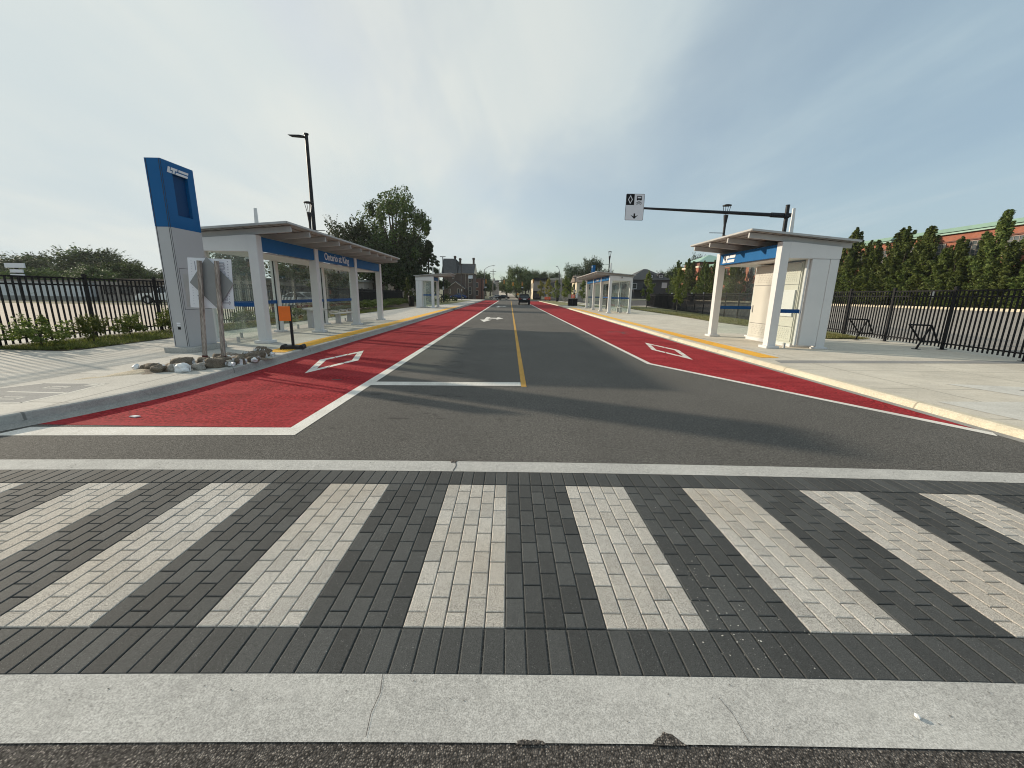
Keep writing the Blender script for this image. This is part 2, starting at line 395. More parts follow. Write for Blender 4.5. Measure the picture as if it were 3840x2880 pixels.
M_seam = mat('seam_dark', (.03, .03, .035), .7)
M_wood = mat('weathered_wood', (.34, .30, .265), .9, var=.35, scale=9, fine=.5, fscale=30, bump=.8, coord='obj', stretch=(3, 3, .3), col2=(.14, .11, .09), dirt=.6, dscale=6)
M_redwood = mat('painted_wood_base', (.085, .022, .018), .8, var=.3, scale=9)
M_alu = mat('sign_back_aluminium', (.26, .265, .265), .6, .35, var=.06, scale=5)
M_signwhite = mat('sign_white', (.72, .73, .77), .5, var=.03)
M_print = mat('print_navy', (.035, .035, .11), .6)
M_printlight = mat('print_grey', (.30, .30, .36), .6)
M_orange = mat('orange_sheet', (.80, .165, .012), .5, var=.05)
M_orangered = mat('orange_red_sheet', (.80, .14, .07), .5, var=.05)
M_sand = mat('sand', (.43, .37, .275), .95, var=.15, scale=9, fine=.4, fscale=120, bump=.6)
M_burlap = mat('dirty_sack', (.155, .125, .095), .95, var=.3, scale=10, fine=.5, fscale=90, bump=.8, coord='obj', col2=(.20, .16, .11), dirt=.6, dscale=7)
M_palesack = mat('pale_sack', (.30, .275, .24), .95, var=.25, scale=9, fine=.4, fscale=90, bump=.6, coord='obj')
M_plastic = mat('torn_plastic', (.72, .72, .72), .4, var=.15, scale=14, coord='obj')
M_grass = leaf_mat('grass_blades', (.075, .10, .022), (.17, .18, .055), .35)
M_grassdry = leaf_mat('dry_grass_blades', (.13, .135, .04), (.24, .215, .085), .35)
M_soil = mat('soil', (.075, .055, .035), .95, var=.4, scale=6, fine=.4)
M_lawn = mat('lawn', (.145, .145, .05), .95, var=.3, scale=1.2, fine=.5, fscale=50, bump=.8, col2=(.21, .185, .085), dirt=.7, dscale=.7)
M_earth = mat('earth', (.12, .12, .07), .95, var=.3, scale=.05)
M_leaf = leaf_mat('leaf_mid', (.034, .058, .014), (.085, .118, .032), .35)
M_leaftall = leaf_mat('leaf_tall', (.034, .062, .014), (.105, .135, .032), .36)
M_leafdark = leaf_mat('leaf_dark', (.024, .043, .012), (.064, .088, .026), .3)
M_leaflit = leaf_mat('leaf_light', (.060, .092, .018), (.135, .165, .035), .4)
M_leafconifer = leaf_mat('leaf_hedge', (.055, .090, .020), (.17, .205, .05), .4)
M_leafyoung = leaf_mat('leaf_young', (.11, .15, .028), (.20, .23, .06), .5)
M_leafgold = leaf_mat('leaf_gold', (.15, .145, .025), (.26, .235, .05), .45)
M_leafbush = leaf_mat('leaf_bush', (.085, .125, .025), (.20, .235, .06), .45)
M_bark = bark_mat('bark', (.075, .06, .048))
M_barkpale = bark_mat('bark_pale', (.2, .17, .14))
M_brick = brick_mat('red_brick', (.40, .118, .060), (.31, .09, .048), (.24, .18, .15), 1.0)
M_brickold = brick_mat('old_brick', (.105, .072, .058), (.075, .052, .043), (.12, .1, .085), 1.0)
M_brickred2 = brick_mat('dull_red_brick', (.17, .062, .045), (.13, .05, .037), (.15, .11, .09), 1.0)
M_patina = mat('green_copper', (.17, .30, .245), .6, var=.1, scale=.8)
M_patinalight = mat('green_copper_light', (.28, .43, .36), .6, var=.08, scale=.8)
M_slate = mat('slate_roof', (.050, .052, .056), .8, var=.25, scale=2, fine=.35, fscale=14)
M_stone = mat('pale_trim', (.42, .38, .32), .8, var=.15, scale=3)
M_darkwin = mat('window_pane', (.025, .03, .036), .12, var=.3, scale=.8, spec=.8)
M_greywin = mat('window_pane_grey', (.07, .085, .09), .18, var=.35, scale=1.2, spec=.8)
M_whitewall = mat('white_wall', (.62, .63, .65), .8, var=.06, scale=1)
M_creamwall = mat('cream_stucco', (.66, .58, .44), .85, var=.06, scale=1)
M_taupe = mat('taupe_stucco', (.30, .26, .235), .85, var=.08, scale=1)
M_darksiding = mat('dark_siding', (.055, .058, .066), .75, var=.12, scale=1.5, stretch=(.2, .2, 6))
M_roofbrown = mat('flat_roof_edge', (.17, .13, .105), .8, var=.1)
M_steelpole = mat('galvanised_pole', (.16, .165, .17), .5, .4, var=.1)
M_utility = mat('utility_pole_wood', (.20, .19, .18), .9, var=.2, scale=4)
M_signalyellow = mat('signal_yellow', (.72, .30, .03), .5, var=.06)
M_lens_off = mat('signal_lens', (.03, .02, .02), .25)
M_tyre = mat('tyre', (.014, .014, .014), .85)
M_rim = mat('wheel_rim', (.45, .45, .46), .3, .7, var=.1)
M_carglass = mat('car_glass', (.010, .012, .014), .08, spec=.7)
M_carblack = mat('car_black', (.005, .005, .007), .35, spec=.2)
M_carwhite = mat('car_white', (.72, .72, .72), .25, spec=.5, var=.03)
M_carblue = mat('car_blue', (.018, .05, .17), .2, .1, spec=.6)
M_carsilver = mat('car_silver', (.42, .40, .38), .25, .4, spec=.6)
M_taillight = mat('tail_light', (.25, .008, .008), .2)
M_headlight = mat('head_light', (.6, .6, .6), .1)
M_platewhite = mat('licence_plate', (.65, .66, .70), .5)

# ---------------------------------------------------------------- ground, road, pavement
def crown(x, y): return y - .0043*x*x
def band_sheet(mb, y0, y1, z, x0=-9, x1=9, n=36, notches=()):
    lo = []; hi = []
    for i in range(n+1):
        x = x0+(x1-x0)*i/n
        lo.append((x, crown(x, y0), z)); hi.append((x, crown(x, y1), z))
    for i in range(n): mb.quad(lo[i], lo[i+1], hi[i+1], hi[i])
    return mb

struct('ground', MB().sheet([(-600, -100), (600, -100), (600, 700), (-600, 700)], -.06), M_earth)
def kerbL(y): return -5.2 if 6.8 <= y <= 18 else (-5.2-.0145*(y-18) if y > 18 else -5.2-.10*(6.8-y)**2.0)
def kerbR(y): return 6.18 if y < 14 else 6.18+.0255*(min(y, 62)-14)
def lineR(y): return 3.42+.0012*max(0, y-10)
road = MB()
road.sheet([(-60, -60), (60, -60), (60, 4.4), (-60, 4.4)], -.002)
ys = [4.4]+[5+i*3 for i in range(37)]
for a, b in zip(ys[:-1], ys[1:]):
    road.poly([(-9.6, a, -.002), (8.6, a, -.002), (8.6, b, -.002), (-9.6, b, -.002)])
road.sheet([(-80, 113), (80, 113), (80, 127), (-80, 127)], -.002)
struct('road', road, M_asphalt)
struct('near_road', band_sheet(MB(), -8, 1.165, .0, -20, 20, 40), M_asphalt2)
struct('concrete_band', band_sheet(MB(), 1.155, 1.425, .004, -9, 9), M_band)
struct('far_concrete_band', band_sheet(MB(), 3.455, 3.685, .004, -5.9, 6.4), M_band)
# chips bitten out of the band's edges, and its cracks
random.seed(5)
chip = MB()
def blob(mb, cx, cy, rx, ry, z, n=14, half=False, jag=.3):
    pts = []
    for i in range(n):
        t = math.pi*i/(n-1) if half else 2*math.pi*i/n
        k = 1+random.uniform(-jag, jag); pts.append((cx+rx*k*math.cos(t), cy+ry*k*math.sin(t)))
    mb.sheet(pts, z)
blob(chip, .095, 1.148, .055, .016, .0065, half=True, jag=.2)
chip.sheet([(.54, 1.148), (.565, 1.170), (.585, 1.180), (.60, 1.196), (.612, 1.190), (.63, 1.186), (.655, 1.160), (.67, 1.148)], .0065)
blob(chip, -.52, 3.69, .04, .05, .0065, 12)
struct('asphalt_patch', chip, M_asphalt2)
crack = MB()
def crack_line(pts, w, z):
    for (xa, ya), (xb, yb) in zip(pts[:-1], pts[1:]):
        d = Vector((xb-xa, yb-ya)).normalized()*w/2
        crack.sheet([(xa-d.y, ya+d.x), (xa+d.y, ya-d.x), (xb+d.y, yb-d.x), (xb-d.y, yb+d.x)], z)
crack_line([(-.52, 1.42), (-.505, 1.34), (-.515, 1.26), (-.505, 1.17)], .0022, .0066)
crack_line([(.88, 1.32), (.90, 1.26), (.905, 1.16)], .0016, .0066)
crack_line([(-.50, 3.46), (-.485, 3.57), (-.5, 3.66)], .008, .0066)
struct('band_crack', crack, M_seam)
fl = MB()
for _ in range(90):
    x = random.uniform(-1.9, 2.1); y = random.uniform(1.18, 1.40); r = random.uniform(.0008, .0026)
    blob(fl, x, y, r*random.uniform(.8, 2.2), r, .0062, 7, False, .4)
for _ in range(40):
    x = random.uniform(-4, 4.6); y = random.uniform(3.48, 3.66)-.0043*x*x; r = random.uniform(.002, .006)
    blob(fl, x, y, r*random.uniform(.8, 2.2), r, .0062, 7, False, .4)
struct('band_pit', fl, mat('band_pit', (.17, .165, .155), .95))

# the paver crosswalk: every paver a bevelled block of 0.1 x 0.2 m
struct('paver_bed', band_sheet(MB(), 1.42, 3.458, -.004, -6.3, 6.6), M_joint)
dark, light = MB(), MB()
def paver(mb, x0, x1, y0, y1):
    g, b, z1, z0 = .0027, .0046, .0060+random.uniform(-.0007, .0007), -.003
    V = []
    for (a, z) in ((g, z0), (g, z1-.003), (g+b, z1)):
        for x, y in ((x0+a, y0+a), (x1-a, y0+a), (x1-a, y1-a), (x0+a, y1-a)): V.append((x, crown(x, y), z))
    mb.add(V, [(8,9,10,11)]+[(4*k+i, 4*k+(i+1)%4, 4*k+4+(i+1)%4, 4*k+4+i) for k in (0,1) for i in range(4)])
for i in range(-62, 65):
    x0, x1 = i*.1, i*.1+.1
    jx = random.uniform(-.0015, .0015)
    paver(dark, x0+jx, x1+jx, 1.422, 1.668); paver(dark, x0-jx, x1-jx, 3.197, 3.452)
    bar = light if (i % 10) >= 5 else dark
    y = 1.672; first = .1 if i % 2 else .2
    while y < 3.19:
        e = min(y+first, 3.193)
        if 3.193-e < .045: e = 3.193
        paver(bar, x0+random.uniform(-.001, .001), x1+random.uniform(-.001, .001), y, e)
        y = e; first = .2
struct('dark_pavers', dark, M_brickdark); struct('light_pavers', light, M_bricklight)
sp = MB(); random.seed(11)
for cx, cy, sx, sy, n in ((1.15, 2.0, .10, .30, 70), (1.10, 1.55, .05, .16, 26), (1.75, 4.25, .09, .25, 40), (1.3, 1.75, .2, .25, 30)):
    for _ in range(n):
        x, y = random.gauss(cx, sx), random.gauss(cy, sy); r = random.uniform(.0008, .0036)
        if y > 1.45 and not 3.18 < y < 3.8: blob(sp, x, y, r*random.uniform(.5, 1.6), r, .0088 if y < 3.3 else .004, 7, False, .5)
struct('paint_splatter', sp, M_plate)

# kerbs, gutters, pavements
def ribbon(mb, prof, fx, ylist):
    """profile points (dx, z) swept along y on the line x = fx(y)"""
    rows = [[(fx(y)+dx, y, z) for dx, z in prof] for y in ylist]
    for a, b in zip(rows[:-1], rows[1:]):
        for i in range(len(prof)-1): mb.quad(a[i], a[i+1], b[i+1], b[i])
yl = [3.2, 3.5, 3.8, 4.1, 4.4, 4.7, 5, 5.4, 5.8, 6.2, 6.6, 7.2, 8, 9]+[10+2*i for i in range(51)]
yl = [y for y in yl if y <= 110]
kl = MB(); ribbon(kl, [(-.035, .05), (-.047, .135), (-.062, .15), (-.15, .152)], kerbL, yl); struct('left_kerb', kl, M_kerb)
gl_ = MB(); ribbon(gl_, [(-.035, .052), (.08, .001)], kerbL, yl); struct('left_gutter', gl_, M_gutter)
kr = MB(); ribbon(kr, [(0, -.01), (.03, .075), (.06, .098), (.15, .102)], kerbR, yl); struct('right_kerb', kr, M_kerbR)
gr_ = MB(); ribbon(gr_, [(.0, .003), (-.13, .0)], kerbR, [y for y in yl if y < 40]); struct('right_gutter', gr_, M_gutter)
def innerL(y): return -10.15 if y < 40 else -10.15-.02*(y-40)
swl = MB()
for a, b in zip(yl[:-1], yl[1:]):
    swl.poly([(kerbL(a)-.15, a, .15), (kerbL(b)-.15, b, .15), (-14, b, .15), (-14, a, .15)])
swl.poly([(kerbL(3.2)-.15, 3.2, .15), (-14, 3.2, .15), (-60, 3.2, .15), (-60, -3, .15), (-9, -3, .15)][::-1])
swl.quad((-60, 3.2, .149), (-14, 3.2, .149), (-14, 9.3, .149), (-60, 9.3, .149))
struct('left_sidewalk', swl, M_walk)
swr = MB()
for a, b in zip(yl[:-1], yl[1:]):
    swr.poly([(kerbR(a)+.15, a, .10), (15.5, a, .10), (15.5, b, .10), (kerbR(b)+.15, b, .10)])
swr.quad((15.5, 3.2, .099), (60, 3.2, .099), (60, 7.6, .099), (15.5, 7.6, .099))
struct('right_sidewalk', swr, M_walkR)
struct('dark_paving_strip', MB().sheet([(6.62, 9.92), (13.7, 10.45), (13.3, 10.05), (6.5, 9.5)], .104), M_slab_dark)
struct('pale_ground_plate', MB().sheet([(8.14, 7.32), (10.5, 6.95), (10.2, 6.05), (8.45, 6.42)], .104).sheet([(6.56, 5.95), (8.2, 6.02), (8.3, 4.9), (6.72, 4.85)], .104), M_plate)
struct('ground_plate_mark', MB().sheet([(8.95, 6.86), (9.15, 6.84), (9.13, 6.76), (8.93, 6.78)], .108).sheet([(7.3, 5.2), (7.42, 5.18), (7.4, 5.1), (7.3, 5.12)], .108), M_slab_dark)
# the outlined service lids in the left pavement
struct('service_lid', MB().sheet([(-7.6, 5.3), (-7.2, 6.1), (-6.3, 6.14), (-6.18, 5.6), (-6.2, 5.0), (-7.4, 4.9)], .1507), M_slab_dark)
lm = MB()
def stroke(mb, pts, w, z, close=False):
    if close: pts = pts+[pts[0]]
    for (xa, ya), (xb, yb) in zip(pts[:-1], pts[1:]):
        d = Vector((xb-xa, yb-ya)).normalized()*w/2; e = Vector((0, 0))
        mb.sheet([(xa-d.y-e.x, ya+d.x-e.y), (xa+d.y-e.x, ya-d.x-e.y), (xb+d.y+e.x, yb-d.x+e.y), (xb-d.y+e.x, yb+d.x+e.y)], z)
stroke(lm, [(-7.7, 5.25), (-7.15, 6.12), (-6.22, 6.15), (-6.17, 5.55), (-6.2, 5.0), (-7.6, 4.9)], .05, .1514)
stroke(lm, [(-7.05, 5.56), (-6.19, 5.53)], .05, .1515)
for cx, cy in ((-6.68, 5.85), (-6.62, 5.22)): stroke(lm, [(cx-.14, cy-.05), (cx+.14, cy-.05), (cx+.14, cy+.06), (cx-.14, cy+.06)], .035, .1516, True)
lm.sheet([(-6.42, 5.98), (-6.25, 6.0), (-6.28, 6.08), (-6.4, 6.1)], .1517)
struct('lid_outline', lm, M_plate)

# red bus lanes
rl = MB(); ry = [4.62, 4.9, 5.3, 5.8, 6.3, 6.8, 8, 10, 14]+[18+4*i for i in range(23)]
for a, b in zip(ry[:-1], ry[1:]):
    rl.poly([(kerbL(a)+.075, a, .0004), (-2.58, a, .0004), (-2.58-(.002*max(0, b-20)), b, .0004), (kerbL(b)+.075, b, .0004)])
struct('left_bus_lane', rl, M_red)
rr = MB(); pts = [(6.0, 4.72), (5.07, 6.47), (3.42, 9.75)]
ry = [4.8, 5.2, 5.8, 6.47, 7.2, 8, 9, 9.75, 12]+[14+4*i for i in range(23)]
def redR(y):
    if y < 6.47: return 6.0-(y-4.72)/(6.47-4.72)*.93
    if y < 9.75: return 5.07-(y-6.47)/(9.75-6.47)*1.65
    return lineR(y)
for a, b in zip(ry[:-1], ry[1:]):
    rr.poly([(redR(a), a, .0004), (max(redR(a)+.002, kerbR(a)-.14), a, .0004), (kerbR(b)-.14, b, .0004), (redR(b), b, .0004)])
struct('right_bus_lane', rr, M_red)
# painted lines
wl = MB()
wl.sheet([(-2.60, 4.60), (-2.42, 4.36), (-2.44, 20), (-2.64, 103), (-2.84, 103), (-2.60, 20)], .0025)
wl.sheet([(-5.66, 4.22), (-2.42, 4.36), (-2.60, 4.62), (-5.56, 4.52)], .0023)
wl.sheet([(-2.46, 6.95), (.22, 7.06), (.22, 7.36), (-2.46, 7.24)], .0021)
struct('white_lane_line', wl, M_white)
wr = MB()
w0 = [(6.0, 4.66), (5.07, 6.42), (3.37, 9.70), (3.37, 12)]+[(lineR(y)-.05, y) for y in range(16, 108, 4)]
w1 = [(6.1, 4.80), (5.16, 6.52), (3.49, 9.78), (3.49, 12)]+[(lineR(y)+.07, y) for y in range(16, 108, 4)]
for i in range(len(w0)-1): wr.sheet([w0[i], w1[i], w1[i+1], w0[i+1]], .0025)
struct('right_white_lane_line', wr, M_white)
struct('yellow_centre_line', MB().sheet([(.225, 7.0), (.32, 7.0), (.36, 112), (.24, 112)], .0025), M_yellow)
def diamond(mb, cx, cy, hx, hy, w):
    # a painted diamond with the gaps between its stencilled pieces
    o = [(cx, cy-hy), (cx+hx, cy), (cx, cy+hy), (cx-hx, cy)]; k = 1-w
    i_ = [(cx+(x-cx)*k, cy+(y-cy)*(1-w*.9)) for x, y in o]
    for a in range(4):
        b = (a+1) % 4
        for t0, t1 in ((.0, .36), (.385, .70), (.725, 1.0)):
            L = lambda p, q, t: (p[0]+(q[0]-p[0])*t, p[1]+(q[1]-p[1])*t)
            mb.sheet([L(o[a], o[b], t0), L(o[a], o[b], t1), L(i_[a], i_[b], t1), L(i_[a], i_[b], t0)], .0025)
dm = MB(); diamond(dm, -4.06, 9.58, .46, 1.66, .34); diamond(dm, 4.83, 12.4, .42, 1.93, .34); struct('diamond_lane_marking', dm, M_white)
am = MB()
for oy in (0, 27.5):
    am.sheet([(-1.5, 23.9+oy), (-1.12, 26.1+oy), (-1.36, 26.1+oy), (-1.36, 27.3+oy), (-.85, 27.3+oy), (-.85, 26.3+oy), (-.42, 27.7+oy), (-.85, 29.2+oy), (-.85, 28.3+oy), (-1.36, 28.3+oy), (-1.36, 29.2+oy), (-1.62, 29.2+oy), (-1.62, 26.1+oy), (-1.88, 26.1+oy)], .0025)
struct('turn_arrow_marking', am, M_white)
# tactile strips with real domes
def tactile(name, y0, y1, xf, w, z, domes_to):
    s_ = MB(); n = int((y1-y0)/2)
    for i in range(n):
        a, b = y0+(y1-y0)*i/n, y0+(y1-y0)*(i+1)/n
        s_.quad((xf(a), a, z), (xf(a)+w, a, z), (xf(b)+w, b, z), (xf(b), b, z))
    y = y0+.03
    while y < min(y1, domes_to):
        x = xf(y)+.03
        while x < xf(y)+w-.02:
            V = []
            for r, h in ((.017, 0), (.009, .007)):
                for k in range(6): V.append((x+r*math.cos(k*1.0472), y+r*math.sin(k*1.0472), z+h))
            s_.add(V, [(6,7,8,9,10,11)]+[(k, (k+1)%6, 6+(k+1)%6, 6+k) for k in range(6)])
            x += .062
        y += .062
    struct(name, s_, M_tactile)
tactile('left_tactile_strip', 9.65, 47, lambda y: kerbL(y)-.70, .52, .156, 19)
tactile('right_tactile_strip', 10.36, 52, lambda y: kerbR(y)+.35, .50, .106, 19)
struct('manhole_cover', MB().poly([( -2.0+.3*math.cos(i*.2618), 60+.3*math.sin(i*.2618), .004) for i in range(24)]), M_seam)
struct('drain_grate', MB().sheet([(-5.55, 40.2), (-5.2, 40.2), (-5.2, 41.4), (-5.55, 41.4)], .16), M_seam)

# ground either side
lot = MB().sheet([(-12.3, -10), (-12.3, 38.2), (-120, 38.2), (-120, -10)][::-1], .10)
struct('left_parking_lot', lot, M_lotL)
struct('left_verge', MB().sheet([(-12.3, 38.2), (-120, 38.2), (-120, 40.5), (-12.3, 40.5)], .12).sheet([(-12.3, 46), (-120, 46), (-120, 130), (-12.3, 130)], .05), M_lawn)
struct('side_street', MB().sheet([(-12.3, 40.5), (-120, 40.5), (-120, 46), (-12.3, 46)], .06), M_lotdark)
lr = MB()
def lotz(x): return .06+max(0, (x-15.5))*.0345
for xa, xb in zip([13.2, 16, 20, 25, 30, 35], [16, 20, 25, 30, 35, 40]):
    lr.quad((xa, 8, lotz(xa)), (xb, 8, lotz(xb)), (xb, 64, lotz(xb)), (xa, 64, lotz(xa)))
struct('right_parking_lot', lr, M_lotR)
lr2 = MB()
for xa, xb in zip([15, 20, 25, 30, 35], [20, 25, 30, 35, 40]):
    lr2.quad((xa, 64, lotz(xa)), (xb, 64, lotz(xb)), (xb, 104, lotz(xb)), (xa, 104, lotz(xa)))
struct('far_parking_lot', lr2, M_lotdark)
struct('lot_kerb', MB().box(39.8, 40.1, 8, 104, .7, 1.12), M_kerbR)
struct('planting_bed', MB().quad((40.1, 5, .95), (46, 5, .95), (46, 130, .95), (40.1, 130, .95)), M_soil)
struct('right_lawn', MB().poly([(13.0, 20.5, .135), (14.6, 17.0, .135), (15.6, 20, .15), (20.5, 62, .2), (14.8, 62, .135), (14.7, 50, .135), (13.9, 35.5, .135), (13.0, 26.3, .135)]), M_lawn)
struct('right_lawn_end', MB().poly([(12.35, 15.7, .125), (14.1, 15.9, .125), (14.3, 17.2, .125), (12.9, 20.3, .125), (12.5, 18, .125)]), M_lawn)
struct('right_island', MB().poly([(7.75, 62, .12), (14, 62, .12), (14, 108, .12), (7.6, 108, .12)]).poly([(10.2, 56, .125), (14, 56, .125), (14, 61, .125), (10.2, 61, .125)]), M_lawn)
struct('island_path', MB().poly([(11.8, 62, .135), (13.2, 62, .135), (12.6, 108, .135), (11.4, 108, .135)]), M_walk)
struct('left_island', MB().poly([(-14, 47, .16), (-9.2, 47, .16), (-8.4, 62, .16), (-8.6, 92, .16), (-22, 98, .16), (-22, 60, .16)]), M_lawn)
hill = MB()
for a, b in zip(range(130, 600, 20), range(150, 620, 20)):
    za, zb = .02*(a-130)+.01, .02*(b-130)+.01
    hill.quad((-500, a, za), (500, a, za), (500, b, zb), (-500, b, zb))
struct('hill', hill, M_earth)
fr = MB()
cx = lambda y: -1.2-.018*(y-127)
for a, b in zip([127, 140, 170, 200, 240, 300, 380], [140, 170, 200, 240, 300, 380, 480]):
    za, zb = max(0, .02*(a-130))+.03, max(0, .02*(b-130))+.03
    fr.quad((cx(a)-4.5, a, za), (cx(a)+4, a, za), (cx(b)+4, b, zb), (cx(b)-4.5, b, zb))
struct('far_road', fr, M_lotL)
# ---------------------------------------------------------------- logo used on the shelters and the pylons
LOGO = ([(0,0),(.84,0),(.84,.38),(.40,.38),(.40,1),(0,1)],
        [(.58,1),(1.82,1),(1.82,.60),(1.40,.60),(1.40,0),(1.02,0),(1.02,.54),(.58,.54)],
        [(2.05,1),(4,1),(4,.61),(2.05,.61)], [(1.62,.40),(4,.40),(4,0),(1.62,0)])
def logo(parent, o, ax, nrm, width, height):
    mb = MB(); o, ax, nrm = Vector(o), Vector(ax), Vector(nrm); k = width/4.35
    for pg in LOGO:
        f = [o+ax*((x+.35*z)*k)+Vector((0,0,1))*(z*height)+nrm*.010 for x, z in pg]
        b = [p-nrm*.007 for p in f]; n = len(f)
        mb.add(f+b, [tuple(range(n))]+[(i, n+i, n+(i+1)%n, (i+1)%n) for i in range(n)])
    return mb.build('logo', M_logo, parent)

# ---------------------------------------------------------------- bus shelters
def shelter(name, label, loc, side, ys, D, ztop, zf0, zf1, roof, opts, rz=0, zs=1.0):
    """side = -1: the back of the shelter lies towards -x; ys: bay lines along y; roof = (overhang, z at road edge, z at back, back overhang)"""
    t = thing(name, label, 'bus shelter', loc, rz, 'bus shelters along the platforms'); t.scale = (1, 1, zs)
    S = side; X = lambda u: S*u
    y0, y1 = ys[0], ys[-1]
    pw = .125
    oh, zr, zb, bo = roof
    zz = lambda u: zr+(zb-zr)*(u+oh)/(oh+D+bo)
    zl = lambda u: zz(u)-.222                       # top of the posts and end frames, under the rafters
    for i, y in enumerate(ys):                       # road-side posts
        p = MB().box(X(-pw), X(pw), y-.11, y+.13, .07, zl(pw)-(0 if i else .001)).build('post', M_steel, t, bevel=.008)
        MB().box(X(-.20), X(.20), y-.20, y+.22, 0, .075).build('base_plate', M_steel, p, bevel=.01)
    back_ys = ys if opts.get('backall', True) else [ys[-1]]
    for i, y in enumerate(back_ys):                  # posts of the back wall
        if opts.get('solid') and y == ys[0]: continue
        p = MB().box(X(D-.09), X(D+.09), y-.07, y+.11, .055, zl(D)-.004).build('back_post', M_steel, t, bevel=.006)
        MB().box(X(D-.04), X(D+.0), y-.078, y-.0702, .06, zf0-.05).build('seal', M_seam, p)
        MB().box(X(D-.17), X(D+.15), y-.16, y+.18, 0, .057).build('base_plate', M_steel, p, bevel=.008)
    for y in (y0, y1):                               # end frames with a sloping top
        ua, ub = pw+.001, D+.12
        MB().prism([(X(ua), zf0-.04), (X(ub), zf0-.04), (X(ub), zl(ub)), (X(ua), zl(ua))], y-.108, y+.128).build('end_lintel', M_steel, t, bevel=.006)
    if not opts.get('solid'): MB().box(X(D-.02), X(D+.12), y0-.109, y0+.129, .05, zf0-.045).build('end_leg', M_steel, t, bevel=.006)
    # fascia boards between the posts
    for i in range(len(ys)-1):
        f = MB().box(X(-.085), X(.04), ys[i]+.135, ys[i+1]-.115, zf0, zf1).build('fascia', M_blue, t, bevel=.006)
        ym = (ys[i]+ys[i+1])/2; ax = (0, -S, 0); nx = (-S, 0, 0)
        if i == opts.get('text_bay', -1):
            Mx = Matrix(((0, 0, -S, -S*.088), (-S, 0, 0, ym), (0, 1, 0, (zf0+zf1)/2+.01), (0, 0, 0, 1)))
            text_mesh('lettering', 'Ontario at King', opts.get('tsize', .27), M_logo, f, Mx, bold=.005)
        if i == opts.get('logo_bay', -1):
            ys_ = ys[i+1]-.30 if S > 0 else ys[i]+.3
            logo(f, (-S*.0865, ys_, zf0+.05), ax, nx, .86, (zf1-zf0)*.66)
    MB().box(X(.06), X(D+.05), y0+.135, y1-.115, zf0-.035, zf0-.005).build('ceiling', M_steel, t)
    # rafters and roof
    n = opts['rafters']
    ya, yb = y0-opts.get('endover', .28), y1+opts.get('endover', .28)
    for k in range(n):
        y = y0+.01+(y1-y0-.02)*k/(n-1)
        u0, u1 = -oh+.05, D+bo-.1
        b = MB().bar((X(u0), y, zz(u0)-.145), (X(u1), y, zz(u1)-.145), .07, .15).build('rafter', M_roofu, t, bevel=.004)
        for u in (-oh+.14, -.30):
            MB().tube((X(u), y+.07, zz(u)-.13), (X(u+.06), y+.07, zz(u)-.06), .028, .028, 8).build('bracket', M_steel, b)
    deck = MB()
    u0, u1 = -oh, D+bo
    m = int((u1-u0)/.24)                              # ribbed deck, ribs running along the shelter
    for k in range(m):
        a, b = u0+(u1-u0)*k/m, u0+(u1-u0)*(k+1)/m; c = a+(b-a)*.72
        for (p, q, dz) in ((a, c, 0), (c, b, .018)):
            deck.prism([(X(p), zz(p)-.060+dz), (X(q), zz(q)-.060+dz), (X(q), zz(q)-.030), (X(p), zz(p)-.030)], ya, yb)
    deck.build('roof_deck', M_deck, t)
    MB().prism([(X(u0), zz(u0)-.0295), (X(u1), zz(u1)-.0295), (X(u1), zz(u1)), (X(u0), zz(u0))], ya, yb).build('roof_sheet', M_greymetal, t)
    edge = MB(); edge.bar((X(u0-.012), ya, zz(u0)-.022), (X(u0-.012), yb, zz(u0)-.022), .02, .05)
    edge.bar((X(u0), ya-.012, zz(u0)-.024), (X(u1), ya-.012, zz(u1)-.024), .02, .055).bar((X(u0), yb+.012, zz(u0)-.024), (X(u1), yb+.012, zz(u1)-.024), .02, .055)
    edge.build('roof_trim', M_greymetal, t)
    # fins on the roof
    for (u, y, h, w) in opts.get('fins', ()):
        MB().prism([(X(u-w/2), zz(u)+.0), (X(u+w/2), zz(u)+.0), (X(u+w*.20), zz(u)+h), (X(u-w*.42), zz(u)+h)], y-.02, y+.02).build('roof_fin', M_steel, t)
    # glass: back wall and near end
    gz0, gz1, r0, r1 = .12, zf0-.05, opts.get('rail', 1.03), opts.get('rail', 1.03)+.115
    def pane(xa, xb, ya_, yb_, m_=None):
        MB().box(xa, xb, ya_, yb_, gz0, gz1).build('glass_pane', m_ or M_glass, t)
    by = [y for y in ys]
    for i in range(len(by)-1):
        if opts.get('solid'): break
        n2 = 3; a0, b0 = by[i]+.12, by[i+1]-.08
        for k in range(n2):
            a, b = a0+(b0-a0)*k/n2+.006, a0+(b0-a0)*(k+1)/n2-.006
            pane(X(D-.006), X(D+.006), a, b)
        for k in range(1, n2):
            y = a0+(b0-a0)*k/n2
            MB().box(X(D-.03), X(D+.03), y-.025, y+.025, 0, .16).build('glass_clip', M_greymetal, t)
            MB().box(X(D-.02), X(D+.02), y-.02, y+.02, gz1-.06, gz1+.04).build('glass_clip', M_greymetal, t)
        MB().box(X(D-.05), X(D-.02), a0, b0, r0, r1).build('rail', M_bluerail, t, bevel=.006)
    g0, g1 = pw+.02, (D-.04 if not opts.get('solid') else opts['solid'][0])
    MB().box(X(g0), X(g1), y0+.0, y0+.012, gz0, gz1).build('end_glass', M_frost if opts.get('frost') else M_glass, t)
    MB().box(X(g0-.01), X(g1+.0), y0-.04, y0-.01, r0, r1).build('end_rail', M_bluerail, t, bevel=.006)
    cl = MB().box(X((g0+g1)/2-.025), X((g0+g1)/2+.025), y0-.03, y0+.04, 0, .16); cl.build('glass_clip', M_greymetal, t)
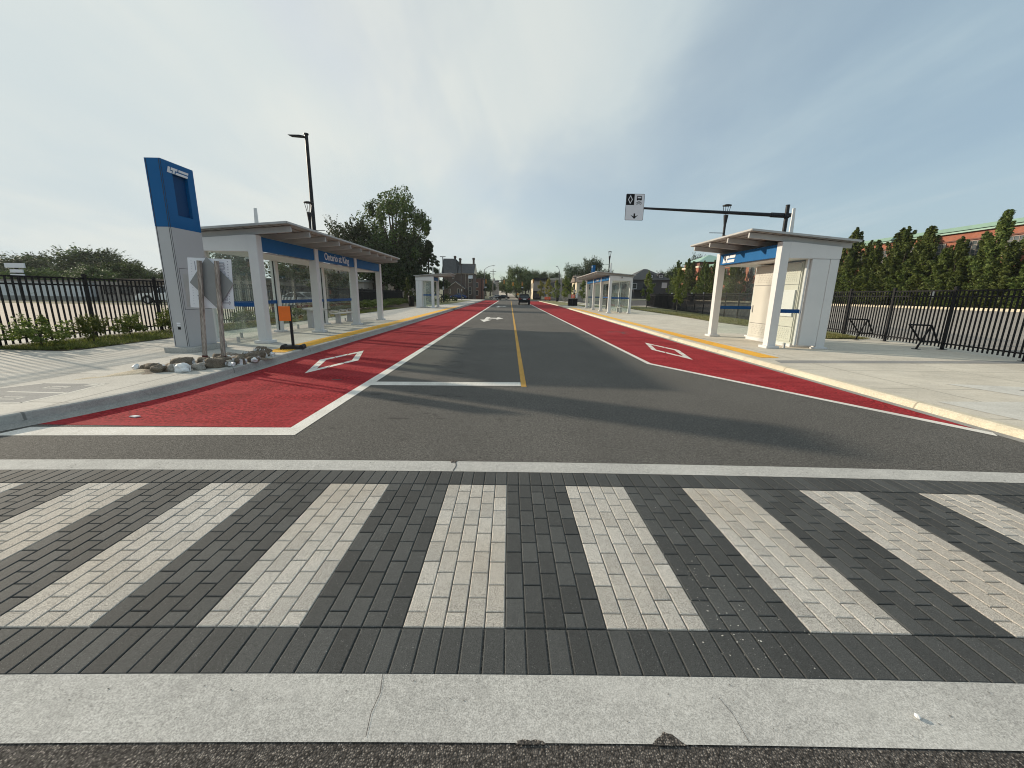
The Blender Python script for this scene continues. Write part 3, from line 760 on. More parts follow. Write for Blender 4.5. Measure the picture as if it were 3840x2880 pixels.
    if opts.get('far_end') or opts.get('solid'):
        MB().box(X(g0), X(D-.05), y1+.0, y1+.012, gz0, gz1).build('end_glass', M_glass, t)
        MB().box(X(g0), X(D-.05), y1-.04, y1-.01, r0, r1).build('end_rail', M_bluerail, t)
    # security cameras under the lintels
    for (u, y, z) in opts.get('cams', ()):
        c = MB().sphere((X(u), y, z), .085, .085, .07).build('security_camera', M_steel, t, smooth=True)
        MB().sphere((X(u)+.02, y-.045, z-.03), .052, .052, .052).build('lens_dome', M_carglass, c, smooth=True)
    if opts.get('solid'):
        # equipment room: closed panel on the end frame, cabinet with vented doors towards the road
        ga, gb = opts['solid']
        pz = zf0-.05
        MB().box(X(ga+.05), X(gb), y0-.10, y0+.02, .09, pz).build('end_panel', M_steel, t, bevel=.01)
        MB().box(X(gb+.006), X(D+.1), y0-.108, y0+.12, .0, pz).build('corner_post', M_steel, t, bevel=.008)
        MB().box(X(gb-.1), X(D+.16), y0-.2, y0-.0, .0, .05).build('base_plate', M_steel, t, bevel=.006)
        for du in (.0, .05): MB().box(X(ga+du-.06), X(ga+du-.03), y0-.06+du*.6, y0+.02, .09, pz).build('door_track', M_steel, t)
        cy0, cy1 = y0+.32, y1-.88
        cab = MB().box(X(ga+.09), X(D+.05), cy0, cy1, .10, pz-.03).build('equipment_cabinet', M_cream, t, bevel=.012)
        MB().box(X(ga+.05), X(D+.05), cy0-.03, cy1+.03, .0, .11).build('plinth', M_steel, cab, bevel=.008)
        nd = 2; dl = (cy1-cy0-.08)/nd; fx = ga+.09
        for k in range(nd):
            a = cy0+.04+dl*k; b = a+dl-.03
            d = MB().box(X(fx-.022), X(fx), a, b, .16, pz-.08).build('door', M_cream, cab, bevel=.006)
            v = MB()
            for zz0, rows in ((.24, 6), (pz-.62, 6)):
                for r_ in range(rows):
                    nvent = int((b-a-.2)/.09)
                    for c_ in range(nvent):
                        yv = a+.1+c_*.09+(.03 if r_ % 2 else 0)
                        v.prism([(yv, zz0+r_*.06), (yv+.055, zz0+r_*.06), (yv+.0275, zz0+r_*.06+.03)], X(fx-.030), X(fx-.021), 'x')
            v.build('vent', M_cream, d)
            sm = MB()
            for zl in (.62, pz-.72): sm.box(X(fx-.0235), X(fx-.0215), a, b, zl, zl+.012)
            sm.build('door_seam', M_seam, d)
            MB().box(X(fx-.05), X(fx-.02), b-.09 if k else a+.03, b-.06 if k else a+.06, 1.0, 1.25).build('handle', M_greymetal, d)
        if opts.get('box'):
            bx = MB().box(X(fx-.075), X(fx-.0225), cy0+.08, cy0+.85, .95, 1.78).build('notice_case', M_steel, cab, bevel=.01)
    return t

shelter('bus_shelter', 'long open glass shelter with Ontario at King lettering on its blue fascia', (-6.90, 11.47, .15), -1,
        [0, 3.33, 7.0, 10.45], 1.42, 2.90, 2.50, 2.87, (1.07, 3.21, 2.99, .25),
        dict(rafters=11, text_bay=1, tsize=.36, fins=((.35, .8, .62, .11), (.35, 4.6, .25, .10), (.35, 7.9, .25, .1)), cams=((.36, .22, 2.28), (.5, 6.6, 2.3)), rail=1.0, endover=.3))
shelter('bus_shelter', 'short white shelter with a cream equipment cabinet and blue logo fascia', (8.12, 12.55, .10), 1,
        [0, 3.62], 1.55, 3.08, 2.72, 3.10, (1.14, 3.47, 3.21, .55),
        dict(rafters=4, logo_bay=0, solid=(.80, 1.38), backall=False, fins=((.10, -.05, .70, .11), (.05, 3.4, .4, .12)), rail=1.08, box=True, endover=.22))
shelter('bus_shelter', 'distant small shelter with greenish frosted end glass near the dark stone mansion', (-7.66, 41.2, .15), -1,
        [0, 2.85], 1.55, 3.0, 2.68, 3.0, (1.85, 3.42, 3.12, .25),
        dict(rafters=4, solid=(1.0, 1.38), backall=False, frost=True, fins=((-.0, .3, .72, .12), (-.45, 1.4, .6, .1)), rail=1.2, cams=((.1, .5, 2.5),), endover=.25))
shelter('bus_shelter', 'distant long open shelter with a blue pylon head showing over its roof', (8.85, 36.6, .12), 1,
        [0, 4.0, 8.4, 13.2], 1.78, 3.12, 2.72, 3.06, (1.32, 3.40, 3.15, .3),
        dict(rafters=12, text_bay=1, tsize=.27, fins=((.05, .5, .82, .14), (-.2, 6, .25, .12), (-.2, 10, .3, .12)), rail=1.2, cams=((.9, -.14, 2.95),), far_end=True, endover=.35), rz=R(-2.0), zs=1.05)

# benches inside the shelters
def bench(label, loc, rz, L=1.9):
    t = thing('bench', label, 'bench', loc, rz, 'benches in the shelters')
    s = MB()
    for k in range(4): s.box(-.20+k*.105, -.20+k*.105+.085, 0, L, .43, .47)
    s.build('seat', M_greymetal, t, bevel=.006)
    for y in (.35, L-.5):
        MB().box(-.10, .10, y, y+.14, .03, .43).build('leg', M_grey, t, bevel=.006)
        MB().box(-.14, .14, y-.04, y+.18, 0, .03).build('foot', M_grey, t)
    a = MB()
    for y in (.12, L/2, L-.15): a.path([(-.18, y, .47), (-.18, y, .60), (.15, y, .60), (.15, y, .47)], .014, 6)
    a.build('armrest', M_grey, t)
    return t
bench('long low grey bench against the glass of the Ontario at King shelter', (-8.0, 18.7, .15), 0, 2.2)
bench('low white bench behind the near glass of the distant long shelter', (10.2, 37.4, .12), R(-2), 1.9)
t = thing('leaning_rail', 'grey standing ledge on two square legs under the Ontario at King shelter', 'leaning rail', (-8.0, 16.3, .15))
MB().add([(-.22, 0, .74), (.2, 0, .66), (.2, 1.2, .66), (-.22, 1.2, .74), (-.22, 0, .79), (.2, 0, .71), (.2, 1.2, .71), (-.22, 1.2, .79)],
         [(0,3,2,1),(4,5,6,7),(0,1,5,4),(1,2,6,5),(2,3,7,6),(3,0,4,7)])
rb = MB(); rb.add([(-.22, 0, .74), (.2, 0, .66), (.2, 1.3, .66), (-.22, 1.3, .74), (-.22, 0, .79), (.2, 0, .71), (.2, 1.3, .71), (-.22, 1.3, .79)],
         [(0,3,2,1),(4,5,6,7),(0,1,5,4),(1,2,6,5),(2,3,7,6),(3,0,4,7)])
rb.build('ledge', M_greymetal, t, bevel=.006)
for y in (.12, 1.0): MB().box(-.1, .08, y, y+.16, 0, .70).build('leg', M_grey, t, bevel=.006)

# ---------------------------------------------------------------- pylons
def pylon(label, loc, face, H, zsplit, rz=0, sticker=True):
    t = thing('pylon', label, 'pylon', loc, rz, 'blue topped station pylons')
    hx, hy = .165, .46; f = face
    pl = MB().prism([(-hx-.16, -hy-.12), (hx+.02, -hy-.12), (hx+.16, -hy+.0), (hx+.16, hy+.14), (-hx-.16, hy+.14)], 0, .12, 'z').build('plinth', M_kerb, t, bevel=.012)
    body = MB().box(-hx, hx, -hy, hy, .12, zsplit-.002).build('body', M_grey, t, bevel=.006)
    # head with a real recess in the road face
    h = MB(); z0, z1 = zsplit, H; a, b = -hy*.38, hy*.56; ra, rb_ = z0+(z1-z0)*.20, z0+(z1-z0)*.84
    X = f*hx; I = f*(hx-.07)
    V = lambda x, y, z: (x, y, z)
    oy = (-hy, hy)
    h.quad(V(-X, -hy, z0), V(-X, hy, z0), V(-X, hy, z1), V(-X, -hy, z1))
    for y in oy: h.quad(V(-X, y, z0), V(X, y, z0), V(X, y, z1), V(-X, y, z1))
    h.quad(V(-X, -hy, z1), V(X, -hy, z1), V(X, hy, z1), V(-X, hy, z1)); h.quad(V(-X, -hy, z0), V(X, -hy, z0), V(X, hy, z0), V(-X, hy, z0))
    O = [V(X, -hy, z0), V(X, hy, z0), V(X, hy, z1), V(X, -hy, z1)]; Q = [V(X, a, ra), V(X, b, ra), V(X, b, rb_), V(X, a, rb_)]; K = [(I, p[1], p[2]) for p in Q]
    for i in range(4):
        j = (i+1) % 4; h.quad(O[i], O[j], Q[j], Q[i]); h.quad(Q[i], Q[j], K[j], K[i])
    h.quad(*K)
    hd = h.build('head', M_blue, t, weld=True)
    MB().box(I-.002, I+f*.012, a+.02, b-.02, ra+.02, rb_-.02).build('screen', M_bluedk, hd)
    if f > 0: logo(hd, (X, -hy+.14, z1-.235), (0, 1, 0), (1, 0, 0), .62, .125)
    else: logo(hd, (X, hy-.14, z1-.235), (0, -1, 0), (-1, 0, 0), .62, .125)
    s = MB()
    for y in (-hy+.0,):
        for x in (-hx+.03, hx-.025): s.box(x-.006, x+.006, y-.003, y+.01, .14, H-.01)
    s.box(f*hx-.003, f*hx+.003, -hy+.006, -hy+.016, .14, H-.01)
    s.build('panel_seam', M_seam, body)
    d = MB()
    for z in (.98, 1.9): d.box(f*hx-.002, f*hx+.0025, -hy+.06, hy-.03, z, z+.008)
    for y in (-hy+.06, hy-.03): d.box(f*hx-.002, f*hx+.0025, y, y+.008, .98, 1.9)
    d.build('door_seam', M_seam, body)
    nb = MB().box(f*hx-.001, f*hx+.004, -hy+.14, hy-.14, 1.05, 1.78).build('notice_frame', M_greymetal, body)
    if sticker:
        st = MB().box(-.035, .05, -hy-.003, -hy+.001, .66, .69).box(-.03, .045, -hy-.003, -hy+.001, .62, .645).build('sticker', M_signwhite, body)
        MB().box(-.02, .045, -hy-.0035, -hy+.001, .53, .59).build('decal', M_black, body)
    return t
pylon('tall grey pylon with blue top and LT logo standing behind the diamond sign and sandbags', (-7.64, 9.90, .15), 1, 4.16, 2.78)
pylon('far blue topped pylon showing above the roof of the distant long shelter', (10.62, 53.5, .12), -1, 5.25, 3.9, 0, False)

# ---------------------------------------------------------------- temporary signs and sandbags
t = thing('road_sign', 'grey backed diamond road sign on two weathered posts before a printed white board', 'road sign', (-5.75, 8.0, .15))
O_ = Vector((-5.75, 8.0, .15))
for (bx, tx) in ((-6.06, -5.89), (-5.69, -5.565)):
    p = MB().bar((bx-O_.x, .0, .02), (tx-O_.x, .0, 1.98), .072, .045, (0, 1, 0)).build('post', M_wood, t, bevel=.006)
    MB().bar((bx-O_.x-.002, 0, 0), (bx-O_.x+.013, .0, .17), .078, .052, (0, 1, 0)).build('painted_foot', M_redwood, p)
dz = 1.715-.15; dc = (-5.742-O_.x)
lean = .05
D4 = [(dc+.41, dz-.005), (dc-.042, dz+.485), (dc-.425, dz+.012), (dc+.045, dz-.485)]
MB().prism(D4, .05, .062).build('diamond_panel', M_alu, t)
MB().prism([(dc-.42, dz+.475), (dc+.405, dz+.452), (dc+.345, dz-.485), (dc-.50, dz-.462)], .075, .085).build('white_board', M_signwhite, t)
wb = t.children[-1]
def board_text(body, size, x, z, m, outline=0):
    return text_mesh('print', body, size, m, wb, Matrix(((0, 1, 0, x), (0, 0, -1, .0735), (-1, 0, 0, z), (0, 0, 0, 1))), outline, 'LEFT', .001)
board_text('mo', .20, dc+.235, dz+.40, M_printlight, .0035)
board_text('tal', .20, dc+.215, dz-.19, M_printlight, .0035)
board_text('plus', .062, dc-.30, dz-.225, M_print)
pm = MB()
for k in range(17): pm.box(dc+.335-.004*k-.009, dc+.335-.004*k+.009, .0725, .076, dz+.40-k*.05, dz+.415-k*.05); pm.box(dc-.36-.004*k-.002, dc-.36-.004*k+.008, .0725, .076, dz+.41-k*.05, dz+.42-k*.05)
pm.box(dc-.30, dc-.285, .0725, .076, dz+.24, dz+.41); pm.box(dc+.12, dc+.135, .0725, .076, dz+.28, dz+.41)
pm.build('print_row', M_printlight, wb)
sm_ = MB().prism([(dc+.03, dz-.40), (dc+.06, dz-.38), (dc+.085, dz-.45), (dc+.055, dz-.46)], .0485, .051).build('smudge', M_plate, t)

def sandbag(label, loc, size, rz, seed, m=None, plastic=1):
    random.seed(seed); so_ = Vector((seed*7.3, seed*3.1, 0))
    t = thing('sandbag', label, 'sandbag', loc, rz, 'sandbags heaped round the wooden sign posts')
    sx, sy, sz = size; mb = MB(); mb.sphere((0, 0, 0), 1, 1, 1, 26, 16)
    V = []
    for v in mb.v:
        p = Vector(v); n = noise.noise(p*1.2+so_)*.32+noise.noise(p*2.6+so_)*.16+abs(noise.noise(p*5+so_))*.14-.06
        sq = lambda a: math.copysign(abs(a)**.72, a)
        q = Vector((sq(p.x)*sx, sq(p.y)*sy, p.z*sz))*(1+n)
        V.append((q.x, q.y, max(-.02, q.z+sz*.62)))
    mb.v = V; b = mb.build('sack', m or M_burlap, t, smooth=True)
    if plastic:
        pb = MB()
        for k in range(plastic):                       # torn plastic hem and tied neck
            a0 = random.uniform(0, 6.28); n = random.randrange(7, 16)
            for i in range(n):
                a = a0+i*.16; r1 = .94; ca, sa = math.cos(a), math.sin(a); ja = random.uniform(.8, 1.25)
                a2 = a+.16; cb, sb = math.cos(a2), math.sin(a2); jb = random.uniform(.85, 1.2)
                zt = sz*random.uniform(1.0, 1.5)
                pb.quad((sx*r1*ca*1.05, sy*r1*sa*1.05, .0), (sx*r1*cb*1.05, sy*r1*sb*1.05, .0), (sx*.92*cb*jb, sy*.92*sb*jb, zt), (sx*.92*ca*ja, sy*.92*sa*ja, zt*random.uniform(.7, 1.1)))
            c0 = (sx*1.02*math.cos(a0), sy*1.02*math.sin(a0))
            k0 = len(pb.v); pb.sphere((c0[0], c0[1], .05), .06, .05, .05, 8, 6)
            pb.v[k0:] = [tuple(Vector(v)*(1)+Vector((0, 0, 0))+noise.noise_vector(Vector(v)*22)*.025) for v in pb.v[k0:]]
        pb.build('plastic_scrap', M_plastic, b, solid=False)
    return t
SB = [((-6.62, 7.30), (.09, .08, .07), .3, 0, 'small brown sandbag at the outer end of the heap, furthest from the posts'),
      ((-6.40, 7.22), (.15, .12, .105), -.2, 1, 'rounded brown sandbag beside the smallest bag at the outer end of the heap'),
      ((-6.10, 7.50), (.21, .15, .155), .3, 2, 'tallest humped brown sandbag with a white plastic rim'),
      ((-5.88, 7.74), (.15, .11, .125), .1, 0, 'dark brown sandbag just behind the tallest humped bag'),
      ((-5.93, 8.22), (.14, .12, .13), .8, 1, 'dark sandbag leaning on the foot of the outer wooden post'),
      ((-5.60, 7.62), (.20, .14, .135), .5, 2, 'big lumpy sandbag before the posts, nearest the kerb'),
      ((-5.42, 8.02), (.19, .12, .12), -.5, 2, 'half empty sandbag with white plastic trailing towards the kerb, by the inner post'),
      ((-5.80, 8.55), (.22, .13, .085), .1, 1, 'flat reddish brown sandbag between the two posts'),
      ((-5.42, 8.48), (.15, .12, .13), .9, 2, 'upright brown sandbag behind the inner post'),
      ((-5.62, 8.80), (.22, .13, .115), .2, 2, 'long brown sandbag under a sheet of white plastic at the back of the heap'),
      ((-5.55, 9.08), (.21, .12, .155), .3, 2, 'grey topped sandbag crowning the back of the heap'),
      ((-5.45, 8.80), (.13, .11, .10), 1.2, 1, 'small sandbag at the end of the heap next to the tactile strip')]
for i, ((x, y), sz, rz, pl_, lb) in enumerate(SB): sandbag(lb, (x, y, .15), tuple(q*.86 for q in sz), rz, 20+i, None, pl_)
for i, ((x, y), q, lb) in enumerate((((-6.25, 7.12), .09, 'tiny grey brown sandbag at the front corner of the heap, outer end'), ((-6.0, 7.22), .10, 'small pale sandbag just in front of the tallest humped bag'), ((-6.22, 7.70), .10, 'small pale sandbag on the fence side of the tallest humped bag'),
        ((-5.72, 7.38), .09, 'small sagging sandbag at the kerb side of the heap front'), ((-5.70, 7.98), .12, 'pale sandbag in the middle of the heap before the two posts'), ((-5.47, 7.80), .08, 'tiny pale sandbag at the kerb edge beside the lumpy bag'),
        ((-6.05, 8.02), .10, 'small sandbag on the fence side of the outer wooden post'), ((-5.95, 8.62), .10, 'small pale sandbag behind the outer wooden post'), ((-5.30, 8.30), .09, 'small pale sandbag at the kerb edge past the inner post'), ((-5.70, 9.02), .10, 'small pale sandbag at the fence side of the heap back'))):
    sandbag(lb, (x, y, .15), (q*1.25, q, q*.85), i*.9, 60+i, M_palesack if i % 2 else None, 1 if i % 2 == 0 else 0)
sandbag('crumpled white plastic sandbag at the front of the heap', (-5.86, 7.18, .15), (.12, .10, .09), .2, 51, M_plastic, 2)
sandbag('white plastic sandbag bunched at the foot of the inner wooden post', (-5.58, 8.12, .15), (.09, .08, .085), .2, 52, M_plastic, 1)
random.seed(77)
for i_, (px_, py_, nm) in enumerate(((-6.78, 7.28, 'white plastic scrap beside the smallest sandbag'), (-5.72, 7.86, 'white plastic scrap wedged behind the lumpy sandbag'), (-6.02, 8.5, 'white plastic scrap behind the outer wooden post'), (-5.36, 7.72, 'white plastic knot by the kerb in front of the inner post'), (-5.72, 8.32, 'white plastic scrap between the feet of the two posts'), (-5.36, 9.1, 'white plastic scrap at the end of the heap by the tactile strip'))):
    m_ = MB(); m_.sphere((0, 0, .03), .055, .045, .045, 12, 8)
    m_.v = [tuple(Vector(v)+noise.noise_vector(Vector(v)*26+Vector((i_*5, 0, 0)))*.035) for v in m_.v]
    tag(m_.build('plastic_scrap', M_plastic), nm, 'litter', 'torn plastic scraps in the sandbag heap').location = (px_, py_, .165)
sm = MB(); n1, n2 = 34, 16                               # the sand that has run out of the bags
for j in range(n2+1):
    for i in range(n1+1):
        u, v = i/n1, j/n2
        x = -6.95+u*1.65+(v-.5)*.3; y = 6.72+u*1.9+(v-.5)*1.15-(u*.2)
        e = max(0, 1-abs(2*v-1)**2)*max(0, 1-abs(2*u-1)**3)
        sm.v.append((x, y, .1505+e*.045*max(0, .75+noise.noise(Vector((x*3, y*3, 0)))*1.0+.25*noise.noise(Vector((x*9, y*9, 1))))-.006))
for j in range(n2):
    for i in range(n1): a = j*(n1+1)+i; sm.f.append((a, a+1, a+n1+2, a+n1+1))
o = sm.build('spilled_sand', M_sand, smooth=True, solid=False); tag(o, 'thin spread of loose sand spilled from the sandbags over the pavement', 'sand'); o['kind'] = 'stuff'

def temp_sign(name, label, loc, rz, plate, zc, ph, pwid, face):
    t = thing(name, label, 'temporary sign', loc, rz, 'orange temporary signs on rubber feet')
    b = MB().prism([(-.27, 0), (.27, 0), (.27, .06), (.24, .11), (.19, .11), (.17, .075), (.07, .085), (-.07, .085), (-.17, .075), (-.19, .11), (-.24, .11), (-.27, .06)], -.17, .17).build('rubber_base', M_rubber, t, bevel=.012)
    MB().box(-.03, .03, -.03, .03, .08, zc+ph/2).build('pole', M_blackmetal, t, bevel=.004)
    MB().box(plate[0], plate[1], -.05, -.038, zc-ph/2, zc+ph/2).build('sign_plate', face, t, bevel=.003)
    return t
temp_sign('temporary_sign', 'small plain orange sign on a short pole with a black rubber base', (-5.52, 10.33, .15), R(14), (-.245, .02), 1.02-.13, .36, .3, M_orange)
t2 = temp_sign('temporary_sign', 'far orange red sign on a grey stake in front of the black utility box', (9.0, 59.0, .12), 0, (-.25, .25), 1.36, .5, .5, M_orangered)
am2 = MB().prism([(-.10, 1.22), (.04, 1.22), (.04, 1.40), (.11, 1.40), (.0, 1.53), (-.05, 1.47), (-.03, 1.44), (-.03, 1.28), (-.10, 1.28)], -.0535, -.049).build('sign_symbol', M_signwhite, t2)

# flecks of oil and rubber worn into the lane
fk = MB(); random.seed(31)
for _ in range(90):
    x, y = random.gauss(-1.35, .55), random.uniform(4.9, 15); r = random.uniform(.012, .05)
    blob(fk, x, y, r*random.uniform(1.0, 2.6), r*.8, .0012, 9, False, .45)
for cx_, cy_, n_ in ((5.0, 18.2, 22),):
    for _ in range(n_): blob(fk, random.gauss(cx_, .28), random.gauss(cy_, .4), random.uniform(.02, .16), random.uniform(.02, .06), .0018, 9, False, .4)
o = struct('oil_stain', fk, mat('oil_stain', (.055, .050, .046), .85, var=.3))
# dark dirt trodden round the sandbags
dm_ = MB(); n1, n2 = 40, 14
for j in range(n2+1):
    for i in range(n1+1):
        u, v = i/n1, j/n2; x = -6.6+u*1.15+(v-.5)*.62; y = 7.05+u*1.85-(v-.5)*.50*(1-.3*u)
        e = max(0, 1-abs(2*v-1)**2.2)*max(0, 1-abs(2*u-1)**4)
        dm_.v.append((x, y, .148+e*.10*max(0, .62+noise.noise(Vector((x*5, y*5, 3)))*.9+.35*noise.noise(Vector((x*14, y*14, 1))))))
for j in range(n2):
    for i in range(n1): a = j*(n1+1)+i; dm_.f.append((a, a+1, a+n1+2, a+n1+1))
o = dm_.build('dirt_mound', M_burlap, smooth=True, solid=False); tag(o, 'low mound of dark dirty sand under the sandbags at the sign posts', 'sand'); o['kind'] = 'stuff'
# litter
tag(MB().sphere((0, 0, 0), .009, .012, .008, 7, 5).build('paper_scrap', M_plastic), 'tiny crumpled white paper scrap on the near concrete band', 'litter').location = (1.62, 1.255, .013)
tag(MB().prism([(-.06, -.012), (.03, -.03), (.07, .01), (-.02, .035)], 0, .012, 'z').build('paper_scrap', M_plastic), 'flat white paper scrap lying on the red lane near the stop line', 'litter').location = (-4.75, 4.95, .003)

# ---------------------------------------------------------------- overhead lane sign
t = thing('lane_sign', 'white reserved lane sign with diamond, bus, bicycle and arrow hung from a black arm', 'lane sign', (10.90, 17.0, .10))
MB().tube((0, 0, 0), (0, 0, 5.10), .078, .072, 16).build('pole', M_blackmetal, t, smooth=False)
MB().tube((0, 0, 5.10), (0, 0, 5.12), .082, .07, 16).build('pole_cap', M_blackmetal, t)
arm = MB().tube((-.05, 0, 4.72), (-5.75, 0, 4.90), .075, .04, 14).build('arm', M_blackmetal, t)
MB().tube((.10, 0, 4.715), (-.62, 0, 4.738), .092, .092, 14).box(-.13, .13, -.13, .13, 4.66, 4.79).build('arm_bracket', M_blackmetal, arm)
x0, x1, z0, z1 = -6.42, -5.70, 4.43, 5.40
def rrect(a, b, c, d, r, n=4):
    P = []
    for (cx_, cz_, st) in ((b-r, d-r, 0), (a+r, d-r, 90), (a+r, c+r, 180), (b-r, c+r, 270)):
        for k in range(n+1): q = R(st+90*k/n); P.append((cx_+r*math.cos(q), cz_+r*math.sin(q)))
    return P
sg = MB().prism(rrect(x0, x1, z0, z1, .04), -.075, -.062).build('sign_panel', M_black, t)
MB().prism(rrect(x0+.014, x1-.014, z0+.014, z1-.014, .03), -.078, -.0755).build('sign_face', M_signwhite, sg)
fy0, fy1 = -.0805, -.0785
bp = MB().prism([(x0+.016, z1-.41), (x0+.325, z1-.41), (x0+.325, z1-.016), (x0+.016, z1-.016)], fy0, fy1)
# bus, front view
bp.build('diamond_field', M_black, sg); bp = MB(); bc, bz = x0+.515, z1-.155
bp.prism([(bc-.10, bz-.065), (bc+.10, bz-.065), (bc+.10, bz+.05), (bc+.075, bz+.08), (bc-.075, bz+.08), (bc-.10, bz+.05)], fy0, fy1)
bp.prism([(bc-.085, bz-.085), (bc-.045, bz-.085), (bc-.045, bz-.064), (bc-.085, bz-.064)], fy0, fy1); bp.prism([(bc+.045, bz-.085), (bc+.085, bz-.085), (bc+.085, bz-.064), (bc+.045, bz-.064)], fy0, fy1)
bp.build('bus_symbol', M_black, sg); bp = MB()
# bicycle
def ring(mb, cx_, cz_, r, w, n=18):
    for i in range(n):
        a, b = 2*math.pi*i/n, 2*math.pi*(i+1)/n
        mb.prism([(cx_+r*math.cos(a), cz_+r*math.sin(a)), (cx_+r*math.cos(b), cz_+r*math.sin(b)), (cx_+(r-w)*math.cos(b), cz_+(r-w)*math.sin(b)), (cx_+(r-w)*math.cos(a), cz_+(r-w)*math.sin(a))], fy0, fy1)
def seg(mb, a, b, w):
    d = Vector((b[0]-a[0], b[1]-a[1])).normalized()*w/2
    mb.prism([(a[0]-d.y, a[1]+d.x), (a[0]+d.y, a[1]-d.x), (b[0]+d.y, b[1]-d.x), (b[0]-d.y, b[1]+d.x)], fy0, fy1)
kx, kz = x0+.505, z1-.345
ring(bp, kx-.068, kz, .045, .010); ring(bp, kx+.068, kz, .045, .010)
for a, b in (((-.068, 0), (-.03, .055)), ((-.03, .055), (.04, .06)), ((.04, .06), (-.002, .0)), ((-.002, 0), (-.03, .055)), ((-.068, 0), (-.002, 0)), ((.068, 0), (.038, .085)), ((.02, .09), (.05, .085)), ((-.05, .075), (-.015, .075)), ((-.03, .055), (-.032, .075))):
    seg(bp, (kx+a[0], kz+a[1]), (kx+b[0], kz+b[1]), .010)
bp.build('bicycle_symbol', M_black, sg); bp = MB(); ac = (x0+x1)/2+.005
bp.prism([(ac-.03, z0+.255), (ac-.03, z0+.145), (ac-.15, z0+.20), (ac, z0+.05), (ac+.15, z0+.20), (ac+.03, z0+.145), (ac+.03, z0+.255)], fy0, fy1)
bp.build('arrow_symbol', M_black, sg)
wp = MB(); dcx, dcz = x0+.168, z1-.212
for i in range(4):
    o4 = [(0, -.165), (.092, 0), (0, .165), (-.092, 0)]; a, b = o4[i], o4[(i+1) % 4]; k = .68
    wp.prism([(dcx+a[0], dcz+a[1]), (dcx+b[0], dcz+b[1]), (dcx+b[0]*k*.93, dcz+b[1]*k), (dcx+a[0]*k*.93, dcz+a[1]*k)], -.083, -.081)
wp.build('sign_diamond', M_signwhite, sg); wp = MB(); wp.prism([(bc-.078, bz-.005), (bc+.078, bz-.005), (bc+.062, bz+.048), (bc-.062, bz+.048)], -.083, -.081)
wp.build('bus_window', M_signwhite, sg)

# ---------------------------------------------------------------- lamps
def lantern_lamp(label, loc, H, arm_dir, arm=True):
    t = thing('street_lamp', label, 'street lamp', loc, 0, 'black lantern lamps on the platforms')
    MB().tube((0, 0, 0), (0, 0, .5), .11, .09, 12).tube((0, 0, .5), (0, 0, H-1.25), .066, .058, 12).tube((0, 0, H-1.25), (0, 0, H-.98), .058, .062, 12).tube((0, 0, H-.98), (0, 0, H-.52), .062, .115, 12).build('pole', M_blackmetal, t)
    cg = MB(); r0, r1 = .085, .205
    for k in range(4):
        a = R(45+90*k); c, s = math.cos(a), math.sin(a)
        cg.path([(r0*c, r0*s, H-.53), (r0*1.5*c, r0*1.5*s, H-.33), (r1*.93*c, r1*.93*s, H-.06)], .014, 6)
    cg.build('cage', M_blackmetal, t)
    MB().tube((0, 0, H-.07), (0, 0, H-.035), .215, .215, 20).tube((0, 0, H-.035), (0, 0, H), .21, .10, 20).build('cap', M_blackmetal, t)
    MB().box(-.05, .05, -.12, -.055, H-1.75, H-1.5).build('control_box', M_blackmetal, t)
    if arm: MB().tube((0, 0, H-1.38), (arm_dir*.75, 0, H-1.38), .018, .016, 8).build('banner_arm', M_blackmetal, t)
    return t
lantern_lamp('black lantern lamp behind the overhead lane sign arm', (11.0, 22.0, .1), 6.15, -1)
lantern_lamp('black lantern lamp beside the tall pole behind the Ontario at King shelter', (-10.3, 22.05, .15), 5.88, 1)
lantern_lamp('far black lantern lamp rising behind the distant long shelter', (11.0, 46.7, .12), 6.3, -1)
t = thing('street_lamp', 'tall black light pole with a flat head behind the Ontario at King shelter', 'street lamp', (-11.0, 24.0, .15))
MB().tube((0, 0, 0), (0, 0, 9.6), .125, .085, 14).tube((0, 0, 9.6), (0, 0, 9.66), .13, .12, 14).build('pole', M_blackmetal, t)
MB().add([(-.06, -.13, 9.42), (-1.0, -.17, 9.46), (-1.0, .17, 9.46), (-.06, .13, 9.42), (-.06, -.13, 9.50), (-.45, -.17, 9.58), (-.45, .17, 9.58), (-.06, .13, 9.50)], []).build('unused', None) if False else None
hd = MB().prism([(-.08, 9.46), (-.08, 9.52), (-.34, 9.56), (-.95, 9.56), (-.80, 9.50), (-.34, 9.47)], -.12, .12).build('lamp_head', M_blackmetal, t, bevel=.01)
t = thing('street_lamp', 'grey cobra head lamp arching over the far intersection', 'street lamp', (-7.6, 123.5, .05))
MB().tube((0, 0, 0), (0, 0, 8.6), .13, .09, 10).build('pole', M_steelpole, t)
MB().path([(0, 0, 8.4), (.5, 0, 9.0), (1.4, 0, 9.5), (2.2, 0, 9.68)], .06, 8).build('arm', M_steelpole, t)
MB().sphere((2.65, 0, 9.68), .5, .16, .1, 10, 6).build('lamp_head', M_steelpole, t)
t = thing('street_lamp', 'dark pole with a short curved arm above the corner shop', 'street lamp', (15.1, 128, .1))
MB().tube((0, 0, 0), (0, 0, 8.7), .12, .08, 10).build('pole', M_blackmetal, t)
MB().path([(0, 0, 8.6), (-.2, 0, 9.3), (-.7, 0, 10.0)], .06, 8).build('arm', M_steelpole, t)
MB().sphere((-.9, 0, 10.05), .35, .14, .09, 10, 6).build('lamp_head', M_steelpole, t)
